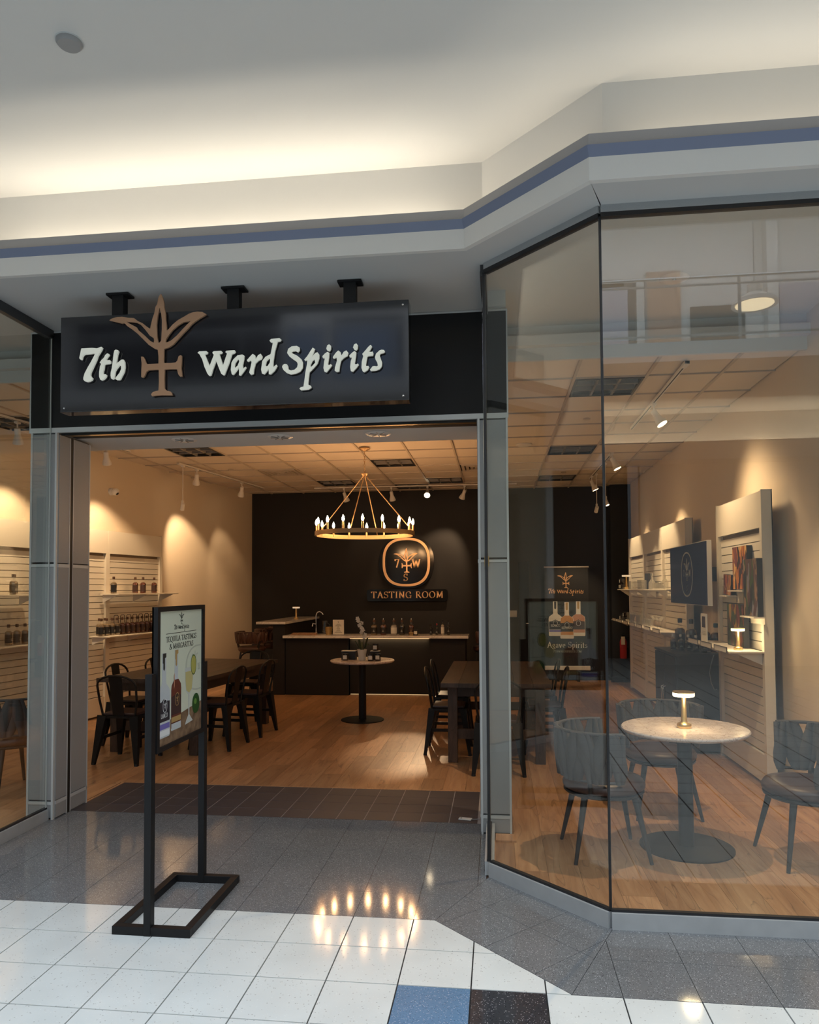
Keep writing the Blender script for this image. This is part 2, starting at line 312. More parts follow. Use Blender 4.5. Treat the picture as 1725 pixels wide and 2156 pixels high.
# ---------------------------------------------------------------- lettering
MARK = {
'7': [[-663,3186,-626,3186,-590,3186,-558,3182,-547,3185,-529,3191,-522,3184,-527,3171,-553,3131,-560,3109,-588,3051,-599,3028,-601,3013,-597,3002,-585,2991,-592,2978,-608,2971,-623,2969,-639,2974,-648,2985,-648,2998,-640,3025,-618,3065,-595,3102,-576,3136,-571,3151,-607,3148,-639,3147,-650,3142,-657,3131,-659,3117,-666,3112,-675,3119,-677,3127,-671,3151,-666,3178]],
't': [[-489,3146,-479,3143,-476,3136,-491,3117,-498,3104,-482,3102,-474,3104,-467,3097,-467,3084,-477,3079,-501,3078,-508,3075,-511,3048,-516,3031,-516,3018,-510,3011,-500,3014,-492,3007,-498,2992,-512,2980,-526,2975,-534,2980,-542,3000,-542,3026,-537,3064,-529,3080,-539,3090,-526,3106,-511,3120,-502,3137]],
'h': [[-432,3168,-418,3164,-413,3155,-420,3137,-425,3106,-428,3076,-415,3086,-393,3102,-380,3102,-372,3087,-370,3052,-375,3023,-389,2998,-400,2977,-407,2973,-425,2974,-433,2980,-431,2988,-414,3008,-405,3018,-395,3041,-396,3060,-402,3068,-408,3066,-425,3046,-435,3030,-439,3004,-443,2983,-452,2978,-461,2984,-465,3003,-464,3022,-457,3052,-452,3090,-448,3120,-446,3141,-441,3162]],
'logo': [[-135,3512,-123,3488,-113,3452,-112,3421,-103,3386,-102,3343,-97,3312,-94,3275,-85,3280,-57,3310,-22,3337,18,3357,50,3374,78,3383,106,3385,138,3381,165,3365,146,3354,122,3342,90,3322,66,3304,47,3282,15,3252,-21,3215,-49,3186,-77,3168,-111,3158,-112,3142,-112,3069,-68,3067,-36,3069,-24,3080,-16,3107,-4,3114,6,3110,5,3068,2,3033,6,3006,9,2979,-6,2979,-18,2995,-26,3026,-68,3028,-107,3027,-108,2968,-106,2906,-91,2892,-67,2887,-57,2874,-57,2862,-123,2865,-167,2864,-189,2861,-195,2875,-183,2888,-147,2896,-144,2950,-146,3028,-212,3028,-228,3019,-238,2993,-250,2981,-261,2986,-261,3032,-259,3071,-264,3116,-249,3115,-239,3101,-229,3074,-221,3067,-148,3067,-148,3113,-153,3156,-173,3162,-213,3189,-246,3222,-287,3263,-328,3296,-356,3315,-377,3337,-393,3334,-426,3344,-478,3358,-463,3369,-426,3377,-393,3378,-353,3369,-312,3365,-287,3345,-255,3329,-226,3305,-204,3291,-201,3309,-190,3355,-177,3390,-171,3428,-159,3447,-151,3489],[-143,3424,-132,3380,-127,3344,-127,3282,-131,3213,-141,3200,-149,3200,-157,3237,-162,3315,-154,3377,-146,3408],[-362,3344,-295,3335,-267,3320,-238,3288,-206,3247,-181,3231,-177,3215,-181,3201,-206,3216,-242,3251,-283,3286,-295,3306,-328,3323],[64,3327,46,3313,7,3276,-29,3239,-65,3210,-89,3200,-102,3200,-99,3219,-81,3245,-57,3275,-21,3304,14,3322]],
'W': [[109,3123,119,3132,165,3132,175,3125,169,3115,155,3112,187,3036,215,3106,208,3113,206,3123,215,3129,262,3129,269,3122,264,3113,249,3111,274,3036,300,3109,289,3120,296,3128,349,3129,353,3120,347,3111,330,3106,313,3053,297,3014,283,2978,276,2976,263,2985,246,3026,229,3071,208,3017,196,2978,185,2975,174,2989,154,3033,140,3080,121,3114]],
'a': [[398,3100,410,3093,408,3072,400,3036,403,3011,420,3023,423,3018,408,2996,386,2969,378,2971,378,3023,364,3004,341,2976,331,2979,325,3006,329,3052,340,3071,367,3095],[376,3074,379,3056,368,3031,354,3019,347,3025,351,3048,364,3067]],
'r': [[428,3063,452,3089,465,3101,479,3092,484,3067,499,3091,515,3100,526,3083,521,3067,499,3058,482,3042,472,3006,469,2977,452,2972,443,2985,452,3020,458,3050,452,3063,433,3054]],
'd': [[572,3179,582,3189,636,3191,646,3183,639,3173,622,3171,606,3116,596,3054,594,3011,616,3028,621,3021,603,2991,579,2970,568,2971,567,3004,539,2972,524,2976,519,3001,526,3053,546,3079,579,3094,584,3117,594,3167,579,3169],[569,3070,576,3061,574,3041,561,3022,551,3019,546,3030,551,3052]],
'S': [[656,3022,668,3030,682,3027,689,3015,691,2995,709,2987,729,2990,747,3005,751,3024,745,3040,721,3057,697,3076,684,3096,690,3122,713,3137,745,3138,761,3129,762,3111,751,3099,737,3108,717,3107,709,3099,721,3091,749,3076,773,3055,782,3035,781,3003,765,2980,737,2968,705,2964,680,2974,660,2993,652,3011]],
'p': [[845,3123,858,3114,849,3091,838,3063,861,3089,875,3093,885,3080,885,3058,873,3023,849,2997,823,2972,819,2939,815,2896,833,2887,835,2877,817,2866,771,2863,761,2872,769,2880,787,2885,793,2924,799,2971,809,3022,811,3049,797,3044,792,3050,813,3075,829,3100],[857,3051,860,3028,837,3005,829,3007,831,3021,843,3044]],
'i': [[936,3092,948,3087,946,3059,939,3016,948,3010,958,3016,964,3009,948,2989,930,2968,918,2972,912,2994,916,3033,922,3054,908,3057,906,3067,920,3082],[948,3139,958,3130,958,3110,950,3097,936,3101,930,3113,936,3133]],
'r2': [[970,3058,988,3083,1004,3098,1018,3088,1023,3064,1039,3089,1055,3096,1066,3082,1061,3064,1039,3053,1021,3036,1013,3005,1009,2970,993,2967,982,2975,984,2995,996,3034,994,3057,974,3050]],
'i2': [[1104,3090,1115,3083,1112,3052,1105,3013,1114,3007,1126,3013,1130,3006,1114,2986,1094,2965,1082,2969,1078,2991,1082,3030,1090,3051,1075,3054,1073,3064,1090,3080],[1116,3137,1125,3126,1124,3106,1116,3095,1104,3099,1096,3112,1102,3130]],
't2': [[1205,3124,1213,3114,1200,3091,1191,3082,1208,3080,1217,3083,1221,3071,1218,3058,1189,3057,1183,3053,1177,3018,1174,3003,1179,2994,1190,2996,1195,2988,1184,2971,1165,2959,1155,2964,1148,2984,1150,3023,1159,3056,1153,3070,1173,3092,1189,3111]],
's': [[1286,3089,1292,3079,1282,3071,1265,3069,1259,3059,1267,3034,1274,3014,1272,2991,1259,2974,1235,2966,1204,2965,1200,2972,1216,2991,1227,2993,1241,2990,1249,2995,1245,3013,1235,3031,1231,3047,1238,3068,1259,3087,1271,3091]],
}

def arc(cx, cy, rx, ry, a0, a1, n=10): return [(cx+rx*math.cos(math.radians(a0+(a1-a0)*i/n)), cy+ry*math.sin(math.radians(a0+(a1-a0)*i/n))) for i in range(n+1)]
def sf(*q): return [[(x-w_,y),(x+w_,y)] for x, y, w_ in q]
X_ = .62
GL = {
'A':(.78,[[(.08,0),(.39,1)],[(.39,1),(.70,0)],[(.2,.36),(.58,.36)]]+sf((.08,0,.08),(.70,0,.09))),
'B':(.68,[[(.14,0),(.14,1)],[(.04,1),(.3,1)]+arc(.3,.76,.24,.24,90,-90),[(.14,.52),(.3,.52)]+arc(.32,.26,.28,.26,90,-90)+[(.04,0)]]),
'C':(.74,[arc(.42,.5,.36,.5,50,310,16),[(.65,.88),(.65,.70)]]),
'D':(.80,[[(.14,0),(.14,1)],[(.04,1),(.34,1)]+arc(.34,.5,.38,.5,90,-90,14)+[(.04,0)]]),
'E':(.64,[[(.14,0),(.14,1)],[(.04,1),(.56,1),(.56,.84)],[(.14,.52),(.46,.52)],[(.04,0),(.58,0),(.6,.18)]]),
'G':(.80,[arc(.42,.5,.36,.5,50,345,18),[(.70,.0),(.70,.40)],[(.56,.40),(.80,.40)],[(.66,.88),(.66,.72)]]),
'I':(.34,[[(.17,0),(.17,1)]]+sf((.17,0,.12),(.17,1,.12))),
'L':(.60,[[(.14,0),(.14,1)],[(.04,0),(.54,0),(.56,.2)]]+sf((.14,1,.12))),
'M':(.95,[[(.14,0),(.18,1)],[(.18,1),(.47,.12)],[(.47,.12),(.78,1)],[(.78,1),(.82,0)]]+sf((.13,0,.1),(.82,0,.11),(.14,1,.08),(.82,1,.08))),
'N':(.82,[[(.15,0),(.15,1)],[(.13,1),(.68,0)],[(.68,0),(.68,1)]]+sf((.15,0,.11),(.68,1,.11),(.1,1,.07))),
'O':(.84,[arc(.42,.5,.37,.5,0,360,22)]),
'P':(.64,[[(.14,0),(.14,1)],[(.04,1),(.3,1)]+arc(.3,.74,.26,.26,90,-90)+[(.14,.48)]]+sf((.14,0,.12))),
'Q':(.84,[arc(.42,.5,.37,.5,0,360,22),[(.42,.05),(.82,-.24)]]),
'R':(.74,[[(.14,0),(.14,1)],[(.04,1),(.3,1)]+arc(.3,.75,.25,.25,90,-90)+[(.14,.5)],[(.34,.5),(.70,0)]]+sf((.14,0,.11),(.70,0,.07))),
'S':(.58,[arc(.29,.75,.22,.25,30,225,10)+arc(.29,.26,.24,.26,60,-150,12),[(.49,.98),(.49,.8)],[(.06,.02),(.06,.2)]]),
'T':(.72,[[(.36,0),(.36,1)],[(.03,.84),(.03,1),(.69,1),(.69,.84)]]+sf((.36,0,.13))),
'U':(.80,[[(.16,1),(.16,.3)]+arc(.40,.28,.24,.28,180,360)+[(.64,1)]]+sf((.16,1,.12),(.64,1,.11))),
'W':(1.08,[[(.1,1),(.34,0)],[(.34,0),(.54,.95)],[(.54,.95),(.78,0)],[(.78,0),(1.0,1)]]+sf((.1,1,.1),(1.0,1,.09),(.54,.97,.08))),
'7':(.56,[[(.06,.84),(.06,1),(.52,1),(.24,0)]]),
'&':(.86,[[(.80,.5),(.55,.08)]+arc(.32,.22,.26,.24,300,120,8)+[(.5,.75)]+arc(.36,.82,.14,.18,-20,190,8)+[(.78,0)]]),
'a':(.50,[[(.12,.5)]+arc(.24,.44,.14,.18,140,0,6)+[(.38,.04),(.46,.03)],arc(.22,.17,.15,.16,60,330,8)]),
'e':(.50,[[(.10,.34),(.42,.36)]+arc(.25,.34,.18,.28,5,300,12)]),
'g':(.52,[arc(.24,.42,.15,.20,0,360,12),[(.36,.56),(.50,.60)],[(.2,.22),(.14,.12),(.38,.04)]+arc(.26,-.12,.2,.14,60,-220,10)]),
'i':(.28,[[(.14,0),(.14,.6)],[(.12,.88),(.16,.92)],[(.04,.58),(.14,.6)]]+sf((.14,0,.09))),
'p':(.56,[[(.14,-.3),(.14,.6)],arc(.29,.31,.18,.30,130,-130,12)]+sf((.14,-.3,.1),(.09,.6,.06))),
'r':(.40,[[(.12,0),(.12,.6)],[(.12,.44)]+arc(.26,.44,.12,.16,150,50,4)]+sf((.12,0,.1))),
's':(.38,[arc(.19,.46,.13,.15,40,225,8)+arc(.19,.16,.15,.16,60,-150,8)]),
't':(.34,[[(.14,.85),(.14,.12),(.2,.02),(.30,.05)],[(.02,.6),(.30,.6)]]),
'v':(.52,[[(.06,.6),(.26,0)],[(.26,0),(.46,.6)]]+sf((.06,.6,.07),(.46,.6,.06))),
'H':(.82,[[(.15,0),(.15,1)],[(.67,0),(.67,1)],[(.15,.52),(.67,.52)]]+sf((.15,0,.11),(.15,1,.11),(.67,0,.11),(.67,1,.11))),
'.':(.28,[[(.12,.02),(.16,.08)]]),
' ':(.32,[])}
def text_polys(s, track=.08, weight=1.0):
    out = []; x = 0
    for ch in s:
        adv, st = GL[ch]
        for pl in st:
            for i in range(len(pl)-1):
                (x0,y0),(x1,y1) = pl[i], pl[i+1]; dx, dy = x1-x0, y1-y0; l = math.hypot(dx,dy) or 1e-6
                ph = math.atan2(dy,dx); wd = (.045+.115*abs(math.sin(ph-.30))**1.5)*weight
                nx, ny = -dy/l*wd/2, dx/l*wd/2; e = .35*wd if l > .05 else .2*wd; ex, ey = dx/l*e*.6, dy/l*e*.6
                out.append([(x+x0-ex-nx,y0-ey-ny),(x+x1+ex-nx,y1+ey-ny),(x+x1+ex+nx,y1+ey+ny),(x+x0-ex+nx,y0-ey+ny)])
        x += adv+track
    return out, x-track
class Frame:    # a plane in space: O origin, U right, V up
    def __init__(s, O, U, V): s.O = Vector(O); s.U = Vector(U).normalized(); s.V = Vector(V).normalized(); s.N = s.U.cross(s.V)
    def p(s, u, v, n=0): return s.O+s.U*u+s.V*v+s.N*n
def text(name, s, fr, cx, y, h, m, parent, depth=.001, n=0, track=.08, weight=1, label=None, wscale=1, width=None):
    pl, wd = text_polys(s, track, weight); mb = MB()
    if width: wscale = width/(wd*h)
    for q in pl: mb.ext([fr.p(cx+(a-wd/2)*h*wscale, y+b*h, n) for a, b in q], fr.N*depth)
    return mb.build(name, m, parent, label=label)
def fill(polys, depth):
    cu = bpy.data.curves.new('tmp', 'CURVE'); cu.dimensions = '2D'; cu.fill_mode = 'BOTH'; cu.extrude = depth/2
    for p in polys:
        sp = cu.splines.new('POLY'); sp.points.add(len(p)-1); sp.use_cyclic_u = True
        for i, (a, b) in enumerate(p): sp.points[i].co = (a,b,0,1)
    o = bpy.data.objects.new('tmp', cu); C.objects.link(o); dg = bpy.context.evaluated_depsgraph_get(); dg.update()
    me = bpy.data.meshes.new_from_object(o.evaluated_get(dg)); bpy.data.objects.remove(o); bpy.data.curves.remove(cu); return me
def flat(name, polys, fr, m, parent, depth=.0008, n=0, label=None):
    me = fill(polys, depth); me.name = name
    T = Matrix((( fr.U.x,fr.V.x,fr.N.x,0),(fr.U.y,fr.V.y,fr.N.y,0),(fr.U.z,fr.V.z,fr.N.z,0),(0,0,0,1)))
    T.translation = fr.O+fr.N*(n+depth/2); me.transform(T)
    me.materials.clear(); return link(name, me, m, parent, label)
def mk_polys(key, dx=0, dz=0, s=.001, cx=0, cz=0):
    return [[((q[i]+dx-cx)*s, (q[i+1]+dz-cz)*s) for i in range(0,len(q),2)] for q in MARK[key]]
LETTERS = ['7','t','h','W','a','r','d','S','p','i','r2','i2','t2','s']
def _bb(polys):
    xs = [p[0] for q in polys for p in q]; ys = [p[1] for q in polys for p in q]; return min(xs), max(xs), min(ys), max(ys)
def wordmark(name, fr, cx, cy, width, m, parent, depth=.0008, n=0):   # 7th Ward Spirits, without the tree
    polys = []
    for k in LETTERS: polys += mk_polys(k, 410 if k in ('7','t','h') else 0)
    x0, x1, y0, y1 = _bb(polys); s = width/(x1-x0)
    return flat(name, [[(cx+(a-(x0+x1)/2)*s, cy+(b-(y0+y1)/2)*s) for a, b in q] for q in polys], fr, m, parent, depth, n)
def tree(name, fr, cx, cy, height, m, parent, depth=.0008, n=0):
    P = mk_polys('logo'); x0, x1, y0, y1 = _bb(P); s = height/(y1-y0)
    return flat(name, [[(cx+(a-(x0+x1)/2)*s, cy+(b-(y0+y1)/2)*s) for a, b in q] for q in P], fr, m, parent, depth, n)
def ring_poly(cx, cy, rx, ry, e=2.6, n=48):
    o = []
    for i in range(n):
        a = 2*PI*i/n; c, s_ = math.cos(a), math.sin(a)
        o.append((cx+rx*abs(c)**(2/e)*(1 if c >= 0 else -1), cy+ry*abs(s_)**(2/e)*(1 if s_ >= 0 else -1)))
    return o
def clip(poly, hp):     # keep a*x+b*y<=c
    for a, b, c in hp:
        out = []
        for i in range(len(poly)):
            p, q = poly[i], poly[(i+1)%len(poly)]; dp = a*p[0]+b*p[1]-c; dq = a*q[0]+b*q[1]-c
            if dp <= 0: out.append(p)
            if (dp < 0 < dq) or (dq < 0 < dp):
                t = dp/(dp-dq); out.append((p[0]+(q[0]-p[0])*t, p[1]+(q[1]-p[1])*t))
        poly = out
        if len(poly) < 3: return []
    ar = abs(sum(poly[i][0]*poly[(i+1)%len(poly)][1]-poly[(i+1)%len(poly)][0]*poly[i][1] for i in range(len(poly))))/2
    return poly if ar > .0006 else []
def shrink(poly, g):
    cx = sum(p[0] for p in poly)/len(poly); cy = sum(p[1] for p in poly)/len(poly); hp = []
    n = len(poly); sg = 1 if sum(poly[i][0]*poly[(i+1)%n][1]-poly[(i+1)%n][0]*poly[i][1] for i in range(n)) > 0 else -1
    for i in range(n):
        (x0,y0),(x1,y1) = poly[i], poly[(i+1)%n]; l = math.hypot(x1-x0,y1-y0)
        if l < 1e-6: continue
        a, b = (y1-y0)/l*sg, -(x1-x0)/l*sg; hp.append((a,b,a*x0+b*y0-g))
    return clip(poly, hp)

def rebase(root, loc):
    root.location = loc
    for ch in [o for o in bpy.data.objects if o.parent == root]: ch.matrix_parent_inverse = Matrix.Translation(-Vector(loc))
    return root
T = .3048
LW = lambda y: -3.25+.135*(y-5.2)
RW, BACK, CH = 4.28, 9.72, 3.44

# ================================================================ FLOOR
FL = MB().bx(-14,14,-6*T,5*T,-.10,-.008).bx(-4.2,RW+.1,5*T,BACK+.1,-.10,-.008)
FL.bx(-4.3,-1.28,.05,5*T,-.008,-.0079).bx(1.9,RW+.1,.05,5*T,-.008,-.0079)
floor = struct('floor', FL, M['grout_dk'], 'terrazzo mall floor continuing as oak planks inside the shop', 'floor')
link('far_tiling', MB().bx(-14,14,-14,-6*T,-.10,0).mesh('far_tiling'), M['mallfar'], floor)
BX = MB().bx(.0,T-.003,0,T-.003,-.008,0)
me_full = {}
def tile(poly, m, name='tile'):
    p = shrink(poly, .003 if m is M['tile_white'] else .0012)
    if not p: return
    return MB().prism(p, -.008, 0).build(name, m, floor)
def rect(c, r): return [(c*T,r*T),((c+1)*T,r*T),((c+1)*T,(r+1)*T),(c*T,(r+1)*T)]
def full_tile(c, r, m):
    if m.name not in me_full:
        me_full[m.name] = (lambda g_: MB().bx(g_,T-g_,g_,T-g_,-.008,0))(.003 if m is not M['tile_grey'] else .0012).mesh('tile'); me_full[m.name].materials.append(m)
    o = bpy.data.objects.new('tile', me_full[m.name]); C.objects.link(o); o.parent = floor; o.location = (c*T,r*T,0)
D1 = 1.63; KB = 2.49                    # white edge and kerb: x + y = const
stuffw = MB(); stuffg = MB()
for r in range(-6, 0):
    for c in range(-46, 46):
        pl = rect(c, r); pieces = []
        xs = [p[0] for p in pl]; ys = [p[1] for p in pl]
        near = -8 <= c <= 13 and r >= -5
        if xs[1] <= 1.60 or (ys[2] <= -.60 and xs[0] >= 0) or (max(xs)+max(ys) <= D1):
            m = M['tile_white']
            if r == -3 and c == 5: m = M['tile_blue']
            if r == -3 and c == 6: m = M['tile_black']
            if near: full_tile(c, r, m)
            else: stuffw.bx(xs[0]+.0016,xs[1]-.0016,ys[0]+.0016,ys[2]-.0016,-.008,0)
            continue
        wp = clip(pl, [(1,1,D1)])                       # white part
        if wp:
            wp2 = clip(wp, [(1,0,2.24)])
            if wp2: tile(wp2, M['tile_white'])
        lo = clip(pl, [(0,1,-.61),(-1,0,-2.24)])
        if lo and r*T < -.62: tile(lo, M['tile_white'])
        if ys[2] > -.61+.01:                           # grey band right of the second mitre
            g = clip(pl, [(0,-1,.61)])
            # mitre from (2.235,-.61) to (2.49,0): keep right side
            if g: g = clip(g, [(-.61,.255,-.61*2.235+.255*-.61)])
            if g:
                if near: tile(g, M['tile_grey'])
                else: stuffg.prism(shrink(g,.0016) or g, -.008, 0)
for r in range(0, 5):
    for c in range(-46, 7):
        if c < -5 and r > 1: continue
        hp = [(.6,-.27,.6*1.63),(1,0,1.875)]            # left of the first mitre (1.63,0)-(1.90,.60)
        if c <= -5: hp.append((-1,1,1.85) if r < 2 else (-1,0,1.26))
        g = clip(rect(c, r), hp)
        if g and c > -12: tile(g, M['tile_grey'])
        elif g: stuffg.prism(shrink(g,.0016) or g, -.008, 0)
# turned grey tiles along the slanted window
import itertools
q = math.sqrt(.5)
for i, j in itertools.product(range(-1,4), range(0,2)):
    def P(a, b): return (1.63+.0+ a*q*T+b*q*T, 0-a*q*T+b*q*T)
    pl = [P(i+.15,j),P(i+1.15,j),P(i+1.15,j+1),P(i+.15,j+1)]
    g = clip(pl, [(-.6,.27,-.6*1.63),(.61,-.255,.61*2.235+.255*.61),(1,1,KB)])
    if g: tile(g, M['tile_grey'])
o = stuffw.build('white_tiling', M['tile_white'], floor); o['kind'] = 'stuff'
o = stuffg.build('grey_tiling', M['tile_grey'], floor); o['kind'] = 'stuff'
# slate threshold
SX0, SX1, SY0, SY1 = -1.235, 1.80, 5*T, 2.33
MB().bx(-1.25,1.83,5*T,SY1,-.008,-.0015).build('slate_bed', M['grout'], floor)
sw = (SX1-SX0)/15; sh = (SY1-SY0)/4
sl = MB().bx(.003,sw-.003,.003,sh-.003,-.004,0).mesh('slate_tile'); sl.materials.append(M['slate'])
for i in range(15):
    for j in range(4):
        o = bpy.data.objects.new('slate_tile', sl); C.objects.link(o); o.parent = floor; o.location = (SX0+i*sw, SY0+j*sh, 0)
MB().bx(-1.27,1.83,SY1,SY1+.02,-.004,.002).bx(-1.255,-1.235,1.75,SY1,-.004,.002).build('wood_nosing', M['plank'], floor)
# oak planks
MB().bx(-4.2,RW,.06,BACK,-.008,-.0045).build('subfloor', M['sealant'], floor)
PW, PLN = .1841, 1.22
zones = [([(-1,0,-1.86),(1,0,RW),(-1,-1,-2.52),(0,-1,-.04),(0,1,BACK)]),
         ([(1,0,-1.27),(1,-1,-1.90),(0,-1,-.04),(0,1,BACK),(-1,.135,3.25+.135*5.2)]),
         ([(-1,0,1.27),(1,0,1.86),(0,-1,-(SY1+.02)),(0,1,BACK)])]
pl_full = MB().bx(.0007,PW-.0007,.0007,PLN-.0007,-.0045,0).mesh('plank'); pl_full.materials.append(M['plank'])
allp = []
for i in range(-14, 34):
    x0 = -1.27+i*PW+ (0); off = (i*0.4131 % 1)*PLN
    for j in range(-1, 9):
        y0 = j*PLN-off; pl = [(x0,y0),(x0+PW,y0),(x0+PW,y0+PLN),(x0,y0+PLN)]
        for z in zones:
            cx = x0+PW/2
            if z is zones[2] and not (-1.27 < cx < 1.86): continue
            if z is zones[0] and cx < 1.86: continue
            if z is zones[1] and cx > -1.27: continue
            g = clip(pl, z)
            if g: allp.append((y0, x0, g))
vis = [a for a in allp if a[1] > -2.6-.25*a[0]*0]
allp.sort(key=lambda a: (a[0]+PLN/2+3.7)**2+(a[1]-1.9)**2)
rest = MB(); cnt = 0
for y0, x0, g in allp:
    hidden = (x0 < -1.5 and y0 < 1.0)
    if cnt < 298 and not hidden:
        ar = abs(sum(g[k][0]*g[(k+1)%len(g)][1]-g[(k+1)%len(g)][0]*g[k][1] for k in range(len(g))))/2
        if abs(ar-PW*PLN) < 1e-4:
            o = bpy.data.objects.new('plank', pl_full); C.objects.link(o); o.parent = floor; o.location = (x0,y0,0)
        else: MB().prism(shrink(g,.0007) or g, -.0045, 0).build('plank', M['plank'], floor)
        cnt += 1
    else: rest.prism(shrink(g,.0007) or g, -.0045, 0)
o = rest.build('planking', M['plank_far'], floor); o['kind'] = 'stuff'

# ================================================================ SHOP WALLS AND CEILING
struct('wall_back', MB().bx(-2.9,RW+.1,BACK,BACK+.12,0,3.75), M['back_black'], 'black painted back wall of the tasting room', 'wall')
wl = MB().ext([(LW(0),0,0),(LW(BACK),BACK,0),(LW(BACK)-.12,BACK,0),(LW(0)-.12,0,0)], (0,0,3.75)); struct('wall_left', wl, M['cream'], 'cream left wall of the shop', 'wall')
struct('wall_right', MB().bx(RW,RW+.12,.05,BACK+.1,0,3.75), M['cream'], 'cream right wall of the shop', 'wall')
pil = struct('wall_pilaster', MB().bx(3.93,RW,9.46,BACK,0,CH), M['reflection_black'], 'narrow black pier in the back right corner', 'wall')
struct('baseboard_back', MB().bx(3.90,RW,9.445,9.46,0,.09).bx(1.86,3.93,BACK-.014,BACK,0,.09), M['gasket'], 'black baseboard along the back wall', 'baseboard')
# ceiling
ce = struct('ceiling', MB().bx(-4.3,RW+.1,2.0,BACK+.1,3.52,3.60), M['gyps'], 'suspended tile ceiling of the shop', 'ceiling')
GX0, GY0, GS = -2.2473, 2.7084, .6096
trof = {(8,0),(8,5),(8,9),(4,6),(2,9),(5,9),(0,4),(4,10),(-2,1)}; vents = {(1,7),(6,7)}
pan = MB().bx(.014,GS-.014,.014,GS-.014,0,.015).mesh('ceiling_panel'); pan.materials.append(M['ceil_tile'])
gb = MB()
X0c, X1c, Y0c, Y1c = -4.1, RW, GY0-GS+.0, BACK
for i in range(-3, 12):
    x = GX0+i*GS
    if X0c < x < X1c: gb.bx(x-.012,x+.012,Y0c,Y1c,CH-.001,CH+.022)
for j in range(-1, 13):
    y = GY0+j*GS
    if y < Y1c: gb.bx(X0c,X1c,y-.006,y+.006,CH+.001,CH+.022)
gb.build('ceiling_grid', M['grid'], ce)
for i in range(-3, 11):
    for j in range(-1, 12):
        x0, y0 = GX0+i*GS, GY0+j*GS
        x1, y1 = min(x0+GS,X1c), min(y0+GS,Y1c)
        if x1 < LW(y1)-.05 or (i,j) in trof or (i,j) in vents or x1-x0 < .05 or y1-y0 < .05: continue
        if x1-x0 > GS-.001 and y1-y0 > GS-.001:
            o = bpy.data.objects.new('ceiling_panel', pan); C.objects.link(o); o.parent = ce; o.location = (x0,y0,CH+.012)
        else: MB().bx(x0+.014,x1-.014,y0+.014,y1-.014,CH+.012,CH+.027).build('ceiling_panel', M['ceil_tile'], ce)
MB().bx(-4.2,RW,Y0c-.03,Y0c,CH-.02,3.69).build('ceiling_edge', M['gyps'], ce)
MB().prism([(1.9,Y0c),(1.9,.68),(2.53,.05),(4.38,.05),(4.38,Y0c)],3.69,3.73).prism([(-1.30,Y0c),(-4.3,Y0c),(-4.3,.05),(-1.90,.05),(-1.30,.66)],3.69,3.73).build('bay_ceiling', M['gyps'], ce)
# troffers and vents
def troffer(i, j, label):
    t = thing('ceiling_light', label, 'light', (GX0+(i+.5)*GS, GY0+(j+.5)*GS, CH), 0, 'unlit square louvre lights in the shop ceiling')
    h = GS/2-.014
    f = MB(); a = h; b = h-.022
    f.bx(-a,a,-a,-b,-.004,.016).bx(-a,a,b,a,-.004,.016).bx(-a,-b,-b,b,-.004,.016).bx(b,a,-b,b,-.004,.016); f.build('frame', M['gasket'], t)
    MB().bx(-b,b,-b,b,.05,.055).build('reflector', M['troff_in'], t)
    for k in range(2): MB().bx(-b,b,-.105+k*.19,-.085+k*.19,.0,.045).build('louvre', M['troffer'], t)
    for k in range(2): MB().bx(-.105+k*.19,-.085+k*.19,-b,b,.0,.045).build('louvre', M['troffer'], t)
    return t
TL = {(8,0):'unlit louvre ceiling light nearest the slanted window',(8,5):'unlit louvre ceiling light midway down the right side',(8,9):'unlit louvre ceiling light near the back wall on the right',
 (4,6):'unlit louvre ceiling light right behind the chandelier chain',(2,9):'unlit louvre ceiling light left of the chandelier rods near the back',(5,9):'unlit louvre ceiling light near the back, right of the chandelier',
 (0,4):'unlit louvre ceiling light at the upper left of the doorway view',(4,10):'unlit louvre ceiling light right against the back wall above the track',(-2,1):'unlit louvre ceiling light seen through the left window'}
for k, lb in TL.items(): troffer(k[0], k[1], lb)
for (i, j), lb in (((1,7),'slotted air vent left of the chandelier in the shop ceiling'),((6,7),'slotted air vent beside the right door jamb in the ceiling')):
    t = thing('air_vent', lb, 'vent', (GX0+(i+.5)*GS, GY0+(j+.5)*GS, CH), 0); h = GS/2-.014
    MB().bx(-h,h,-h,h,.012,.02).build('backing', M['slot'], t)
    for k in range(4):
        a = h-.02-k*.065; b = a-.04
        MB().bx(-a,a,-a,-b,-.006,.012).bx(-a,a,b,a,-.006,.012).bx(-a,-b,-b,b,-.006,.012).bx(b,a,-b,b,-.006,.012).build('louvre', M['grid'], t)

# ================================================================ SHOPFRONT
FY = 1.31
hd = struct('wall_header', MB().bx(-1.44,2.03,FY+.012,2.05,2.81,3.72), M['gyps'], 'header box above the shop entrance', 'wall')
MB().bx(-1.44,2.03,FY-.008,FY+.012,2.835,3.545).build('fascia_board', M['black_board'], hd)
MB().bx(-1.44,2.03,FY-.012,FY+.012,2.80,2.835).bx(-1.44,2.03,FY-.012,FY+.01,3.538,3.55).bx(2.03,2.04,FY-.012,FY+.01,2.80,3.55).bx(-1.45,-1.44,FY-.012,FY+.01,2.80,3.55).build('fascia_trim', M['alu'], hd)
MB().bx(-1.22,1.82,1.47,1.53,2.80,2.811).bx(-1.22,1.82,1.33,1.345,2.785,2.81).build('shutter_slot', M['slot'], hd)
MB().bx(-1.22,1.82,1.35,1.47,2.802,2.811).build('shutter_rail', M['brass'], hd, label='bronze coloured shutter rail')
